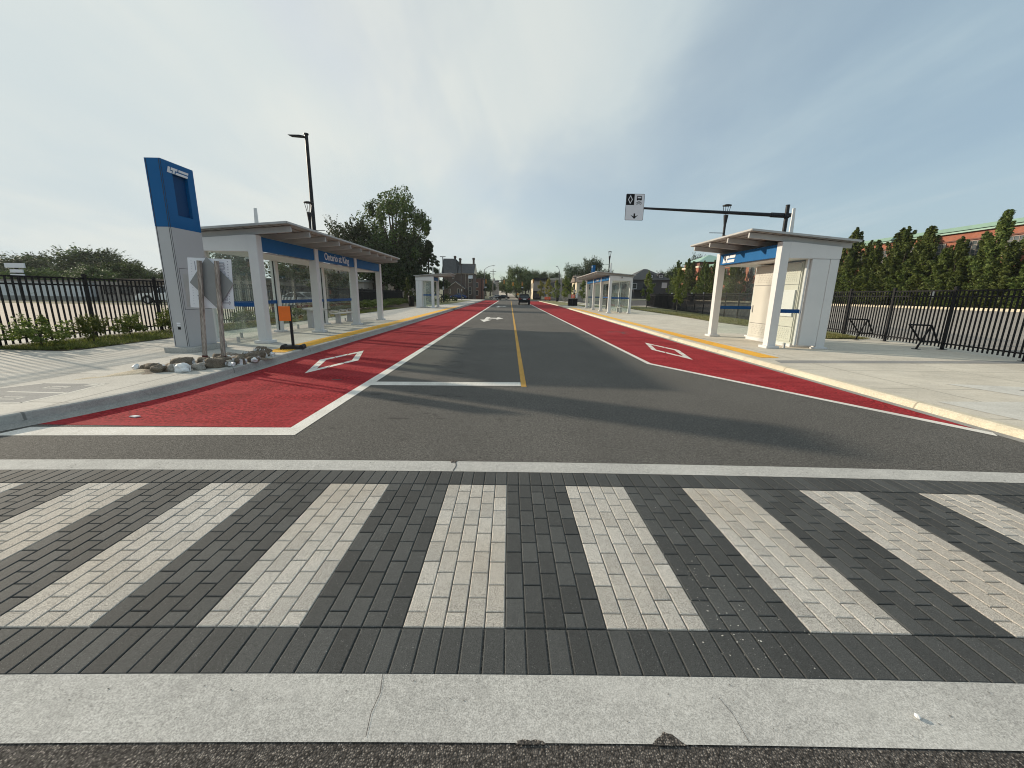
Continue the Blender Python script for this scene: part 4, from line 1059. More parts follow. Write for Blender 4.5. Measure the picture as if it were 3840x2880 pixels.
for lb, loc, H in (('black flat headed lamp post in front of the stone mansion', (-11.5, 99, .15), 8.2), ('black lamp post standing against the tall dark spruce', (-10.8, 67.4, .15), 7.1), ('black lamp post beside the black utility box on the lawn', (11.7, 75, .12), 4.6)):
    t = thing('street_lamp', lb, 'street lamp', loc, 0, 'far black lamp posts')
    MB().tube((0, 0, 0), (0, 0, .6), .13, .11, 10).tube((0, 0, .6), (0, 0, H), .09, .07, 10).build('pole', M_blackmetal, t)
    MB().box(-.45, .45, -.12, .12, H, H+.09).build('lamp_head', M_blackmetal, t, bevel=.02)
    MB().box(-.12, .12, -.16, -.08, 2.0, 2.5).build('control_box', M_greymetal, t)

# ---------------------------------------------------------------- fences
def fence(name, label, pts, z, H, pitch=2.28, start=0, gap=.142):
    t = thing(name, label, 'fence', (pts[0][0], pts[0][1], z))
    O = Vector((pts[0][0], pts[0][1], 0)); P = []
    seglen = [(Vector(b)-Vector(a)).length for a, b in zip(pts[:-1], pts[1:])]
    d = start; tot = sum(seglen)
    def at(s):
        for (a, b), l in zip(zip(pts[:-1], pts[1:]), seglen):
            if s <= l+1e-6: return Vector(a)+(Vector(b)-Vector(a))*(s/l)
            s -= l
        return Vector(pts[-1])
    while d <= tot: P.append(at(d)); d += pitch
    for p in P:
        x, y = p.x-O.x, p.y-O.y
        m = MB().box(x-.036, x+.036, y-.036, y+.036, 0, H+.06).box(x-.046, x+.046, y-.046, y+.046, H+.06, H+.085).box(x-.03, x+.03, y-.03, y+.03, H+.085, H+.11)
        q = m.build('post', M_black, t)
        MB().box(x-.09, x+.09, y-.09, y+.09, 0, .015).build('foot_plate', M_black, q)
    for a, b in zip(P[:-1], P[1:]):
        m = MB(); A = Vector((a.x-O.x, a.y-O.y, 0)); B_ = Vector((b.x-O.x, b.y-O.y, 0)); d_ = (B_-A).normalized()
        A2, B2 = A+d_*.038, B_-d_*.038
        for zz_ in (H-.02, H-.20, .20): m.bar(A2+Vector((0, 0, zz_)), B2+Vector((0, 0, zz_)), .036, .040)
        n = int((B_-A).length/gap)
        for k in range(1, n):
            p = A+(B_-A)*(k/n); m.bar((p.x, p.y, .07), (p.x, p.y, H-.022), .031, .031, d_)
        m.build('panel', M_black, t)
    return t
fence('metal_fence', 'black metal picket fence along the pale parking lot, behind the low green shrubs', [(-12, 4.98), (-12, 23.3), (-12.4, 30), (-15.5, 60)], .16, 1.70)
fence('metal_fence', 'black metal picket fence behind the bike racks and lawn, with a hedge of trees beyond', [(13.12, 7.95), (14.25, 15.5), (16.6, 29.9), (20.5, 62)], .10, 1.86, 2.45, 0)
t = thing('wooden_fence', 'weathered grey board fence in front of the cream house', 'fence', (12.8, 101, .1))
m = MB()
for k in range(34): m.box(k*.15, k*.15+.14, 0, .03, .05, 1.7+random.uniform(-.04, .04))
m.box(0, 5.1, .03, .08, .4, .5).box(0, 5.1, .03, .08, 1.3, 1.4); m.build('boards', M_wood, t)

# bike racks
def bike_rack(label, loc):
    t = thing('bike_rack', label, 'bike rack', loc, R(-8), 'bicycle frame shaped racks by the fence')
    r = .026
    m = MB()
    j = (.09, 0, .24); TL = (-.34, 0, .77); TR = (.29, 0, .76); BR = (.56, .0, .25)
    for a, b in ((TL, TR), (TL, j), (j, TR), (TR, BR), (BR, j)): m.tube(a, b, r, r, 10)
    for p in (TL, TR, j, BR): m.sphere(p, r*1.02, r*1.02, r*1.02, 10, 6)
    m.build('hoop', M_black, t)
    MB().tube((0, 0, .012), j, r*1.15, r, 10).build('stem', M_black, t)
    MB().tube((0, 0, 0), (0, 0, .014), .11, .11, 16).build('foot_plate', M_black, t)
    return t
bike_rack('black bike rack shaped like a bicycle frame, nearest the fence post', (13.02, 12.80, .10))
bike_rack('black bike rack shaped like a bicycle frame, at the end of the small lawn', (13.30, 15.46, .125))

# street furniture far off
t = thing('utility_box', 'black utility box on the lawn behind the orange red sign', 'utility box', (9.35, 60.6, .12))
MB().box(-.75, .55, -.4, .5, 0, .92).build('body', M_black, t, bevel=.03); MB().box(-.79, .59, -.44, .54, .92, .98).build('lid', M_black, t, bevel=.015)
t = thing('litter_bin', 'black litter bin beside the frosted far shelter', 'litter bin', (-10.6, 44.5, .15))
MB().tube((0, 0, 0), (0, 0, 1.0), .3, .32, 14).build('body', M_black, t); MB().tube((0, 0, 1.02), (0, 0, 1.14), .34, .28, 14).build('lid', M_black, t)
t = thing('bicycle_stand', 'dark stand with leaning bars on the grass behind the frosted far shelter', 'stand', (-10.9, 63, .16))
MB().path([(0, 0, 0), (0, 0, 1.3), (.5, 0, 1.3), (.5, 0, 0)], .05, 8).path([(0, 0, .5), (.5, 0, 1.0)], .04, 8).build('frame', M_black, t)
t = thing('barrier', 'low orange red barrier on the far lawn by the corner shop', 'barrier', (10.2, 112, .12))
MB().box(-.8, .8, -.2, .2, .25, 1.0).build('body', M_orangered, t, bevel=.06); MB().box(-.7, -.5, -.3, .3, 0, .25).box(.5, .7, -.3, .3, 0, .25).build('foot', M_rubber, t)
t = thing('information_post', 'dark slab shaped post among the young trees on the lawn', 'post', (11.5, 100, .12))
MB().box(-.28, .28, -.12, .12, 0, 2.2).build('slab', M_black, t, bevel=.02); MB().box(-.2, .2, -.125, -.121, 1.3, 2.0).build('panel', M_greymetal, t)
# ---------------------------------------------------------------- vegetation
def leaf_faces(rng, pts, size, out=None):
    """one small folded leaf clump per point"""
    V = []; F = []
    for p, nrm, s in pts:
        n = (nrm + Vector((rng.gauss(0, .55), rng.gauss(0, .55), rng.gauss(.25, .5)))).normalized()
        a = n.orthogonal().normalized(); a = Matrix.Rotation(rng.uniform(0, 6.28), 3, n) @ a; b = n.cross(a)
        l = size*s*rng.uniform(.7, 1.4); w = l*rng.uniform(.45, .7); k = len(V)
        V += [p-a*l, p+b*w+n*l*.15, p+a*l, p-b*w+n*l*.15]
        F += [(k, k+1, k+2, k+3)]
    return V, F
_crowns = {}
def crown_mesh(kind, seed):
    key = (kind, seed)
    if key in _crowns: return _crowns[key]
    rng = random.Random(seed*17+hash(kind) % 1 + len(kind)); blobs = []
    if kind == 'round':
        for i in range(46):
            while True:
                p = Vector((rng.uniform(-1, 1), rng.uniform(-1, 1), rng.uniform(-1, 1)))
                if p.length < 1 and p.length > .25: break
            r = rng.uniform(.17, .33)*(1.15-.35*abs(p.z)); p *= .80
            if p.z < -.45: p.z *= .8; 
            blobs.append((p, r, 1.0))
        per, ls = 165, .040
    elif kind == 'loose':                              # open crown, twigs standing up, sky between
        for i in range(95):
            while True:
                p = Vector((rng.uniform(-1, 1), rng.uniform(-1, 1), rng.uniform(-1, 1)))
                if p.length < 1: break
            k = 1.0-.28*max(0, p.z)-.12*max(0, -p.z)
            p = Vector((p.x*k, p.y*k, p.z))
            blobs.append((p*.92, rng.uniform(.07, .15), 1.9))
        per, ls = 150, .027
    elif kind == 'column':                             # height 2 (from -1 to 1), feathery ascending branches, pointed
        nb = 30
        for i in range(nb):
            f = (i+rng.random())/nb; z0 = -1+1.72*f
            a = i*2.4+rng.uniform(-.5, .5); out = (.50*(1-f)**.75+.03)*rng.uniform(.5, 1.25); up = rng.uniform(.22, .42)*(1-.25*f)
            for k in range(5):
                t_ = (k+.6)/5
                p = Vector((out*t_**.75*math.cos(a), out*t_**.75*math.sin(a), z0+up*t_*t_+.05*t_))
                blobs.append((p+Vector((rng.gauss(0, .015), rng.gauss(0, .015), 0)), (.078-.042*t_)*rng.uniform(.7, 1.3)*(1.15-.45*f), 1.7))
        for k in range(8): blobs.append((Vector((rng.gauss(0, .012), rng.gauss(0, .012), .62+.36*k/7)), .055-.034*k/7, 1.6))
        per, ls = 50, .025
    elif kind == 'cone':
        for i in range(170):
            z = rng.uniform(-1, .97); rad = .86*(1-z)/2*rng.uniform(.8, 1.15)+.03
            a = rng.uniform(0, 6.28); q = math.sqrt(rng.uniform(.1, 1))*rad
            blobs.append((Vector((q*math.cos(a), q*math.sin(a), z)), rng.uniform(.06, .12)*(1.1-.4*z), .6))
        per, ls = 90, .026
    elif kind == 'young':
        for i in range(26):
            z = rng.uniform(-1, .95); rad = .55*min(1, (1-z)**.8)*(.75 if z < -.7 else 1)
            a = rng.uniform(0, 6.28); q = math.sqrt(rng.uniform(.02, 1))*rad
            blobs.append((Vector((q*math.cos(a), q*math.sin(a), z)), rng.uniform(.10, .2), 1.2))
        per, ls = 80, .055
    else:                                              # shrub
        for i in range(30):
            a = rng.uniform(0, 6.28); q = math.sqrt(rng.uniform(0, 1)); z = rng.uniform(-.7, 1)*(1.05-.5*q)
            blobs.append((Vector((q*.82*math.cos(a), q*.82*math.sin(a), z*.8)), rng.uniform(.14, .26), 1.1))
        per, ls = 62, .062
    pts = []
    for c, r, st in blobs:
        for _ in range(per):
            d = Vector((rng.gauss(0, 1), rng.gauss(0, 1), rng.gauss(0, 1))).normalized()
            q = d*r*rng.uniform(.55, 1.12); q.z *= st
            pts.append((c+q, (d+c*.8).normalized(), 1))
        if kind in ('round', 'column', 'shrub', 'loose', 'young'):
            for _ in range(4):                         # twig ends that break the outline
                d = (c.normalized()+Vector((rng.gauss(0, .4), rng.gauss(0, .4), rng.uniform(.1, .9)))).normalized()
                for k in range(9): pts.append((c+d*r*(.9+.11*k)*1.0, d, .75))
    V, F = leaf_faces(rng, pts, ls)
    me = bpy.data.meshes.new('crown_'+kind); me.from_pydata([tuple(v) for v in V], [], F)
    _crowns[key] = (me, [b[0] for b in blobs]); return _crowns[key]
_mcrown = {}
def tree(name, label, cat, loc, kind, seed, size, m, trunk=.2, base=0, group=None, bark=None, limbs=6, rz=None):
    """size = (rx, ry, rz) of the crown; base = height of the crown's middle"""
    t = thing(name, label, cat, loc, 0, group)
    me, bl = crown_mesh(kind, seed)
    key = (kind, seed, m.name)
    if key not in _mcrown: c = me.copy(); c.materials.clear(); c.materials.append(m); _mcrown[key] = c
    o = bpy.data.objects.new('crown', _mcrown[key]); C.objects.link(o); o.parent = t
    o.location = (0, 0, base); o.scale = size; ang = (seed*1.7+loc[0]*.37+loc[1]*.11) if rz is None else rz; o.rotation_euler = (0, 0, ang)
    rng = random.Random(seed+int(loc[0]*10)); tb = MB()
    top = base+size[2]*(.15 if kind in ('round', 'loose', 'shrub') else .8)
    ks = 6; P = []
    for k in range(ks+1):
        f = k/ks; P.append(Vector((rng.uniform(-.06, .06)*size[0]*f, rng.uniform(-.06, .06)*size[0]*f, top*f-.05)))
    tb.path(P, [trunk*(1.25-.9*k/ks) for k in range(ks+1)], 8)
    ca, sa = math.cos(ang), math.sin(ang)
    for p in rng.sample(bl, min(limbs, len(bl))):
        e = Vector(((p.x*ca-p.y*sa)*size[0]*.85, (p.x*sa+p.y*ca)*size[1]*.85, base+p.z*size[2]*.85))
        s0 = P[rng.choice((2, 3, 4))]
        if e.z < s0.z: s0 = P[2]
        mid = (s0+e)/2+Vector((0, 0, -.05*size[2])); tb.path([s0, mid, e], [trunk*.5, trunk*.3, trunk*.08], 6)
    tb.build('trunk', bark or M_bark, t, smooth=True)
    return t

# shrubs along the left fence
SH = [(-11.25, 9.75, .62, .62, 'wide low green shrub furthest from the pylon along the picket fence'), (-11.0, 10.75, .40, .62, 'upright loose green shrub by the second fence post from the pylon'),
      (-11.25, 12.1, .48, .60, 'rounded green shrub halfway along the fence, second before the pylon'), (-11.3, 13.6, .42, .66, 'green shrub half hidden by the edge of the pylon'),
      (-11.2, 15.2, .6, .55, 'green shrub seen through the end glass of the long shelter, nearest the pylon'), (-11.1, 17.0, .6, .55, 'green shrub seen through the end glass, beside the front shelter post'),
      (-11.2, 19.0, .55, .5, 'green shrub behind the orange sign, seen through the shelter'), (-11.1, 21.2, .6, .5, 'green shrub behind the leaning rail in the shelter'),
      (-11.3, 23.4, .55, .5, 'green shrub behind the long bench in the shelter')]
for i, (x, y, r, h, lb) in enumerate(SH):
    tree('shrub', lb, 'shrub', (x, y, .16), 'shrub', i % 3, (r*.92, r*.92, h*.66), M_leafbush, .02, h*.62, 'shrubs along the picket fence', M_bark, 8)
for i in range(9):
    y = 27.5+i*3.1; x = -12.6-.045*(y-27)+.5*(i % 2)
    tree('shrub', ['yellow green shrub ending the low hedge beside the shelter post', 'yellow green shrub, second in the low hedge from the shelter post', 'yellow green shrub, third in the low hedge from the shelter post', 'yellow green shrub, fourth in the low hedge from the shelter post', 'yellow green shrub in the middle of the low hedge', 'yellow green shrub, fourth in the low hedge from the litter bin', 'yellow green shrub, third in the low hedge from the litter bin', 'yellow green shrub, second in the low hedge from the litter bin', 'yellow green shrub ending the low hedge at the litter bin'][i],
         'shrub', (x, y, .16), 'shrub', i % 3, (1.5, 1.7, .42), M_leaflit, .02, .38, 'low hedge before the dark fence', M_bark, 6)

def grass_field(name, label, region, n, h, m, z, seed, w=.006):
    rng = random.Random(seed); V = []; F = []
    for _ in range(n):
        x, y = region(rng); hh = h*rng.uniform(.4, 1.3); a = rng.uniform(0, 6.28); l = hh*rng.uniform(.2, .9); b = rng.uniform(0, 6.28); k = len(V)
        ww = w*rng.uniform(.7, 1.6)
        V += [(x-ww*math.cos(a), y-ww*math.sin(a), z), (x+ww*math.cos(a), y+ww*math.sin(a), z), (x+l*math.cos(b), y+l*math.sin(b), z+hh)]; F.append((k, k+1, k+2))
    me = bpy.data.meshes.new(name); me.from_pydata(V, [], F); me.materials.append(m)
    o = bpy.data.objects.new(name, me); C.objects.link(o); tag(o, label, 'grass'); o['kind'] = 'stuff'; return o
gs = MB().poly([(-12.5, 9.55, .165), (-10.35, 9.32, .165), (-10.15, 9.6, .165), (-10.15, 40, .165), (-10.6, 60, .165), (-15.5, 60, .165), (-12.6, 30, .165)])
struct('planting_soil', gs, M_soil)
def strip(r):
    y = 9.4+(r.random()**1.7)*30; x = -10.16-(r.random()**1.2)*1.95
    if y < 9.7: x = min(x, -10.3-(9.7-y)*1)
    return x, y
grass_field('grass', 'rough green grass and weeds along the edge of the pavement under the shrubs', strip, 26000, .075, M_grass, .165, 3, .007)
def tufts(r):
    k = r.randrange(60); rr = random.Random(k); y = 9.6+(rr.random()**1.5)*20; x = -10.35-rr.random()*1.3
    return x+r.gauss(0, .10), y+r.gauss(0, .12)
grass_field('weeds', 'taller leafy weeds between the shrubs and the pavement', tufts, 3200, .12, M_leafbush, .165, 5, .011)
def lawnR(r):
    y = 20.5+(r.random()**1.6)*38; x0 = 13.05+max(0, y-26)*.065; x1 = 15.3+(y-20)*.12
    return x0+(x1-x0)*r.random(), y
grass_field('grass', 'short yellowing grass on the lawn along the fence behind the bike racks', lawnR, 20000, .06, M_grassdry, .14, 7, .011)
def lawnS(r):
    y = 15.75+r.random()*4.2; return 12.5+r.random()*1.7, y
grass_field('grass', 'patch of dry grass at the corner of the pavement by the bike racks', lawnS, 7000, .07, M_grassdry, .125, 8, .008)

# trees beyond the left parking lot
LT = [(-110, 92, 7.2, 8.4, 'round'), (-104, 95, 7.6, 9.0, 'loose'), (-100, 88, 6.4, 7.4, 'round'), (-94, 93, 8.2, 10.4, 'loose'), (-89, 91, 8.0, 9.8, 'round'), (-85, 93, 6.2, 7.6, 'round'), (-81, 90, 4.8, 6.6, 'round'), (-77, 92, 4.0, 5.4, 'round')]
LTN = ['dark tree at the outer end of the row beyond the parking lot', 'loose topped tree behind the white roadside sign', 'rounded tree just past the white roadside sign', 'tallest feathery tree of the row beyond the parking lot', 'tall dark tree next to the feathery tallest one', 'broad dark tree stepping down beside the tall pair', 'smaller rounded tree above the long brown roof', 'low dark tree nearest the pylon above the brown roof']
for i, (x, y, r, H, k) in enumerate(LT):
    tree('tree', LTN[i], 'tree', (x, y, .05), k if k == 'round' else 'round', i % 3, (r, r*.8, H*.48), M_leafdark if i % 3 else M_leaf, .4, H*.54, 'trees beyond the parking lot')
for i, (x, y, r, H, lb) in enumerate([(-64, 56, 4.4, 3.9, 'low spreading lighter green tree before the white wall'), (-57, 58, 4.2, 4.3, 'lighter green spreading tree by the end of the white wall'), (-60, 66, 4.8, 5.2, 'broad olive tree behind the two lighter spreading trees'), (-50, 68, 3.6, 3.6, 'low dark tree behind the long brown roof'), (-44, 70, 3.6, 3.2, 'low dark tree behind the brown roof next to the pylon')]):
    tree('tree', lb, 'tree', (x, y, .05), 'round', i % 3, (r, r*.8, H*.5), M_leaf if i < 3 else M_leafdark, .25, H*.60, 'trees beyond the parking lot')
# the large trees left of the road
tree('tree', 'very tall open crowned tree with sky showing between its twigs', 'tree', (-19.0, 70, .1), 'loose', 1, (7.6, 6.6, 7.0), M_leaftall, .55, 11.2, 'trees left of the road', M_bark, 26)
tree('tree', 'dark dense tree at the side of the tall open tree, over the shelter roof', 'tree', (-25.0, 68, .1), 'round', 0, (5.4, 5.0, 5.3), M_leafdark, .4, 8.0, 'trees left of the road')
tree('tree', 'dark dense tree in front of the foot of the tall open tree', 'tree', (-20.8, 64, .1), 'round', 2, (4.6, 4.2, 3.9), M_leafdark, .35, 5.6, 'trees left of the road')
tree('tree', 'thick dark tree between the tall open tree and the spruce', 'tree', (-16.6, 66.5, .1), 'round', 1, (4.4, 4.2, 5.0), M_leafdark, .3, 5.6, 'trees left of the road')
tree('spruce_tree', 'narrow dark spruce next to the stone mansion', 'tree', (-13.4, 69.5, .1), 'cone', 0, (4.4, 4.4, 4.9), M_leafdark, .2, 5.0, 'trees left of the road')
tree('tree', 'grey green tree seen through the long shelter by its back posts', 'tree', (-31, 62, .1), 'round', 1, (4.6, 4.2, 3.6), M_leaf, .35, 5.0, 'trees behind the long shelter')
tree('tree', 'dark tree seen through the end glass of the long shelter', 'tree', (-38, 58, .1), 'round', 2, (4.2, 4, 3.4), M_leafdark, .3, 4.9, 'trees behind the long shelter')
tree('tree', 'light green bush like tree seen through the last bay of the long shelter', 'tree', (-19.5, 46, .1), 'round', 0, (2.6, 2.6, 1.9), M_leaf, .15, 2.3, 'trees behind the long shelter')
tree('tree', 'thin light green tree beside the frosted far shelter', 'tree', (-13.8, 56, .16), 'young', 0, (1.0, 1.0, 1.3), M_leaflit, .05, 2.0, None)
# beyond the crossing
CT = [((-12.0, 158, .5), (3.6, 3.4, 4.6), 5.6, 0, 'leafy green tree behind the small red brick house'), ((-8.2, 172, .8), (2.6, 2.6, 3.4), 4.2, 1, 'smaller tree down the far road beside the utility pole'),
      ((2.4, 152, .4), (6.6, 5.8, 5.6), 6.0, 2, 'big round maple standing over the far end of the road'), ((-1.2, 160, .5), (3.2, 3.2, 4.0), 4.4, 0, 'lower shoulder of green on the road side of the big maple'), ((6.0, 158, .5), (3.6, 3.6, 4.2), 6.0, 1, 'dark tree between the big maple and the corner shop'),
      ((-15.5, 150, .4), (4.2, 4.0, 4.4), 5.6, 1, 'leafy green tree crown behind the mansion chimney nearest the road'), ((-9.6, 165, .7), (3.4, 3.2, 4.2), 5.2, 2, 'full green tree on the mansion side of the far road'), ((8.6, 166, .6), (5.0, 4.4, 4.8), 6.6, 0, 'green tree filling the gap between the big maple and the shop roof'),
      ((12.5, 172, .5), (5.6, 4.4, 3.4), 7.6, 0, 'light green tree showing over the dark cornice of the shop'), ((18.5, 175, .5), (5.6, 4.4, 3.4), 7.4, 2, 'light green tree showing over the pale cornice of the shop'),
      ((21.0, 142, .4), (5.8, 5.0, 5.2), 6.6, 1, 'dark tree rising beside the corner shop'), ((27.0, 139, .4), (5.6, 5.0, 6.0), 7.8, 2, 'tallest dark tree behind the distant long shelter'), ((33.5, 142, .6), (3.6, 3.6, 4.4), 6.0, 0, 'dark tree behind the roof of the distant long shelter')]
for i, (l, s, b, sd, lb) in enumerate(CT):
    tree('tree', lb, 'tree', l, 'round', sd, s, M_leafdark if i in (4, 10, 11, 12) else M_leaftall if i in (2, 3) else M_leaf, .3, b, 'trees beyond the crossing')
for i, (x, y, r, H, lb) in enumerate([(37.5, 150, 3.0, 8.2, 'feathery tree behind the dark house with dormers, nearer the shelter'), (43.5, 152, 3.2, 8.0, 'feathery tree behind the ridge of the dark house'), (48, 128, 3.8, 8.8, 'dark tree beside the dark house'), (53, 130, 4.2, 10.6, 'dark tree between the dark house and the teal roofed tower'), (58, 131, 3.6, 14.0, 'tall dark tree topping the teal roofed tower')]):
    tree('tree', lb, 'tree', (x, y, .8), 'round', i % 3, (r, r, H*.42), M_leafdark, .3, H*.60, 'trees around the dark house')
for i, (x, l, kx, kz) in enumerate([(-52, 185, 9, 6), (-36, 190, 8, 7), (30, 200, 9, 7), (50, 190, 9, 6), (70, 185, 9, 6), (-5, 260, 8, 6), (12, 270, 9, 7)]):
    tree('tree', ['far tree line clump behind the mansion, outer one', 'far tree clump directly behind the mansion', 'far tree clump behind the corner shop trees', 'far tree clump behind the dark house', 'far tree clump behind the teal roofed tower', 'hazy tree far up the road on the mansion side', 'hazy tree far up the road behind the big maple'][i], 'tree', (x, l, .02*(l-130)), 'round', i % 3, (kx, kx*.7, kz*.55), M_leaf, .4, kz*.6, 'far trees')

# columnar trees before the brick works
HT = [(31.5, 8.0), (33.6, 7.6), (35.8, 8.9), (37.3, 7.3), (38.7, 7.2), (40.2, 6.6), (41.9, 8.6), (43.0, 8.4), (44.2, 8.9), (45.7, 9.0), (47.6, 8.0), (49.4, 8.2), (50.9, 9.8), (54, 8.2), (58, 8.5), (62, 8.4), (76, 8.6), (79, 8.4), (82, 8.6), (85.5, 9.1), (88, 8.6), (91, 9.2), (95, 9.3), (99, 10.3), (103, 10.2)]
ORD = ['first', 'second', 'third', 'fourth', 'fifth', 'sixth', 'seventh', 'eighth', 'ninth', 'tenth', 'eleventh', 'twelfth', 'thirteenth', 'fourteenth', 'fifteenth', 'sixteenth']
for i, (y, H) in enumerate(HT):
    nr = i < 13
    lb = ORD[i]+' columnar tree before the red brick works, counted from the picture edge' if i < 16 else ORD[i-16]+' columnar tree of the dark row past the near shelter, counted from the shelter'
    hh = H-.9
    tree('columnar_tree', lb, 'tree', (41.6+(.5 if i % 2 else -.2), y, .95), 'column', i % 4, (hh*(.56+.12*math.sin(i*2.3)), hh*.60, hh/2), M_leafconifer, .12, hh/2+.15, 'columnar trees before the brick works', None, 10)
for i in range(11):
    y = 32.6+i*1.75; H = 4.4+1.1*math.sin(i*2.1)
    tree('columnar_tree', ORD[i]+' low bushy tree filling the gaps of the columnar row, counted from the picture edge', 'tree', (40.9, y, .95), 'column', (i+2) % 4, (H*.78, H*.72, H/2), M_leafconifer, .08, H/2+.2, 'low trees in the columnar row', None, 8)
for i in range(9):
    y = 33+i*2.3
    tree('shrub', ORD[i]+' low shrub under the columnar trees by the lot kerb, counted from the picture edge', 'shrub', (40.9, y, .95), 'shrub', i % 3, (1.0, 1.1, .6), M_leaflit if i % 4 == 2 else M_leafconifer, .03, .5, 'low shrubs under the columnar trees', None, 4)
tree('tree', 'thin reddish tree against the brick wall, seen through the near shelter', 'tree', (43.3, 75.2, .95), 'young', 2, (1.1, 1.1, 2.2), leaf_mat('leaf_red', (.07, .02, .018), (.12, .04, .03)), .06, 3.6)
# young street trees on the lawn
YT = [((16.7, 41.0, .14), 4.2, 0, M_leafyoung, 'slender young yellow green tree in the lawn by the fence, next to the near shelter'), ((18.3, 55.0, .14), 4.5, 1, M_leafyoung, 'slender young tree in front of the dark house with dormers'),
      ((10.75, 80.2, .12), 5.0, 2, M_leafyoung, 'pointed young tree nearest the distant long shelter on the far lawn'), ((10.1, 90, .12), 4.6, 0, M_leafyoung, 'young tree second from the distant long shelter on the far lawn'), ((9.3, 100, .12), 5.2, 1, M_leafgold, 'golden green young tree third along the far lawn'), ((7.9, 106, .12), 5.0, 2, M_leafgold, 'golden green young tree in front of the shop door'), ((13.2, 86, .12), 3.7, 1, M_leafyoung, 'small young tree by the black lamp post on the far lawn'), ((15.6, 88, .12), 4.6, 0, M_leafyoung, 'young tree in front of the cream house')]
for l, H, sd, m, lb in YT:
    w = H*.27 if H < 4.55 else H*.34
    tree('young_tree', lb, 'tree', l, 'young', sd, (w, w, H*.36), m, .045, H*.63, 'young trees on the lawns', M_barkpale, 9)

# ---------------------------------------------------------------- buildings
def window(parent, x0, x1, z0, z1, at, axis, face, frame=None, pane=None, fw=.07, bars=(0, 0)):
    """axis 'y': the wall lies across y at y=at, the window spans x; axis 'x': wall across x, the window spans y; face = outward sign"""
    def B(mb, a0, a1, c0, c1, d0, d1):
        lo, hi = sorted((at+face*d0, at+face*d1))
        if axis == 'y': mb.box(a0, a1, lo, hi, c0, c1)
        else: mb.box(lo, hi, a0, a1, c0, c1)
    f = MB()
    B(f, x0, x0+fw, z0, z1, .002, .07); B(f, x1-fw, x1, z0, z1, .002, .07); B(f, x0+fw, x1-fw, z0, z0+fw, .002, .07); B(f, x0+fw, x1-fw, z1-fw, z1, .002, .07)
    nx, nz = bars
    for k in range(1, nx): xx = x0+(x1-x0)*k/nx; B(f, xx-.02, xx+.02, z0+fw, z1-fw, .022, .05)
    for k in range(1, nz): zz = z0+(z1-z0)*k/nz; B(f, x0+fw, x1-fw, zz-.02, zz+.02, .024, .048)
    o = f.build('window', frame or M_stone, parent)
    p = MB(); B(p, x0+fw, x1-fw, z0+fw, z1-fw, .004, .02); p.build('pane', pane or M_darkwin, o)
    return o
def gable_roof(mb, x0, x1, y0, y1, z, h, axis='x', ov=.3):
    if axis == 'x':
        ym = (y0+y1)/2; mb.prism([(y0-ov, z-ov*.3), (y1+ov, z-ov*.3), (ym, z+h)], x0-ov, x1+ov, 'x')
    else:
        xm = (x0+x1)/2; mb.prism([(x0-ov, z-ov*.3), (x1+ov, z-ov*.3), (xm, z+h)], y0-ov, y1+ov, 'y')
def hip_roof(mb, x0, x1, y0, y1, z, h, ov=.4, rf=.0):
    x0 -= ov; x1 += ov; y0 -= ov; y1 += ov; xm, ym = (x0+x1)/2, (y0+y1)/2; r = rf*(x1-x0)/2; s = rf*(y1-y0)/2
    mb.add([(x0, y0, z), (x1, y0, z), (x1, y1, z), (x0, y1, z), (xm-r, ym-s, z+h), (xm+r, ym-s, z+h), (xm+r, ym+s, z+h), (xm-r, ym+s, z+h)],
           [(0,3,2,1), (0,1,5,4), (1,2,6,5), (2,3,7,6), (3,0,4,7), (4,5,6,7)])

# red brick works with the green copper edge
b = thing('brick_works', 'long red brick works with a green copper roof edge behind the columnar trees', 'building', (45, 15, 0))
T = lambda mb: [setattr(mb, 'v', [(x-45, y-15, z) for x, y, z in mb.v]), mb][1]
T(MB().box(45, 66, 15, 94, .9, 8.3)).build('wall', M_brick, b)
T(MB().box(44.88, 44.996, 15, 94, 7.52, 7.64).box(44.9, 44.996, 15, 94, 2.2, 2.3)).build('string_course', M_brickred2, b)
rf = T(MB().box(44.7, 66.2, 14.7, 94.3, 8.302, 8.50)).build('cornice', M_patinalight, b)
T(MB().box(44.55, 66.3, 14.5, 94.5, 8.501, 8.86)).build('roof', M_patina, b)
for k in range(23):
    y0 = 17.2+k*3.3
    for z0, z1 in ((5.75, 7.45),) + (((2.5, 4.3),) if k % 2 == 0 else ()):
        o = window(b, y0, y0+2.1, z0, z1, 45, 'x', -1, M_taupe, M_greywin, .06, (5, 4))
        for q in (o, o.children[0]): q.data.transform(Matrix.Translation((-45, -15, 0)))
# teal roofed tower block
b = thing('brick_tower', 'brick tower block with a pale teal pyramid roof beyond the tree row', 'building', (47, 100, 1))
MB().box(-3.8, 4.6, -4, 5, 0, 7.3).build('wall', M_brick, b); MB().box(-3.9, 4.7, -4.1, 5.1, 7.302, 7.7).build('cornice', M_creamwall, b)
MB().box(-3.5, 4.3, -3.7, 4.7, 7.702, 8.6).build('clerestory', M_brickred2, b)
m = MB(); hip_roof(m, -3.6, 4.4, -3.8, 4.8, 8.61, 2.0, .5); m.build('roof', M_patinalight, b)
for k in range(3): window(b, -2.9+k*2.5, -1.2+k*2.5, 4.3, 6.3, -4, 'y', -1, M_stone, M_greywin, .07, (3, 3))

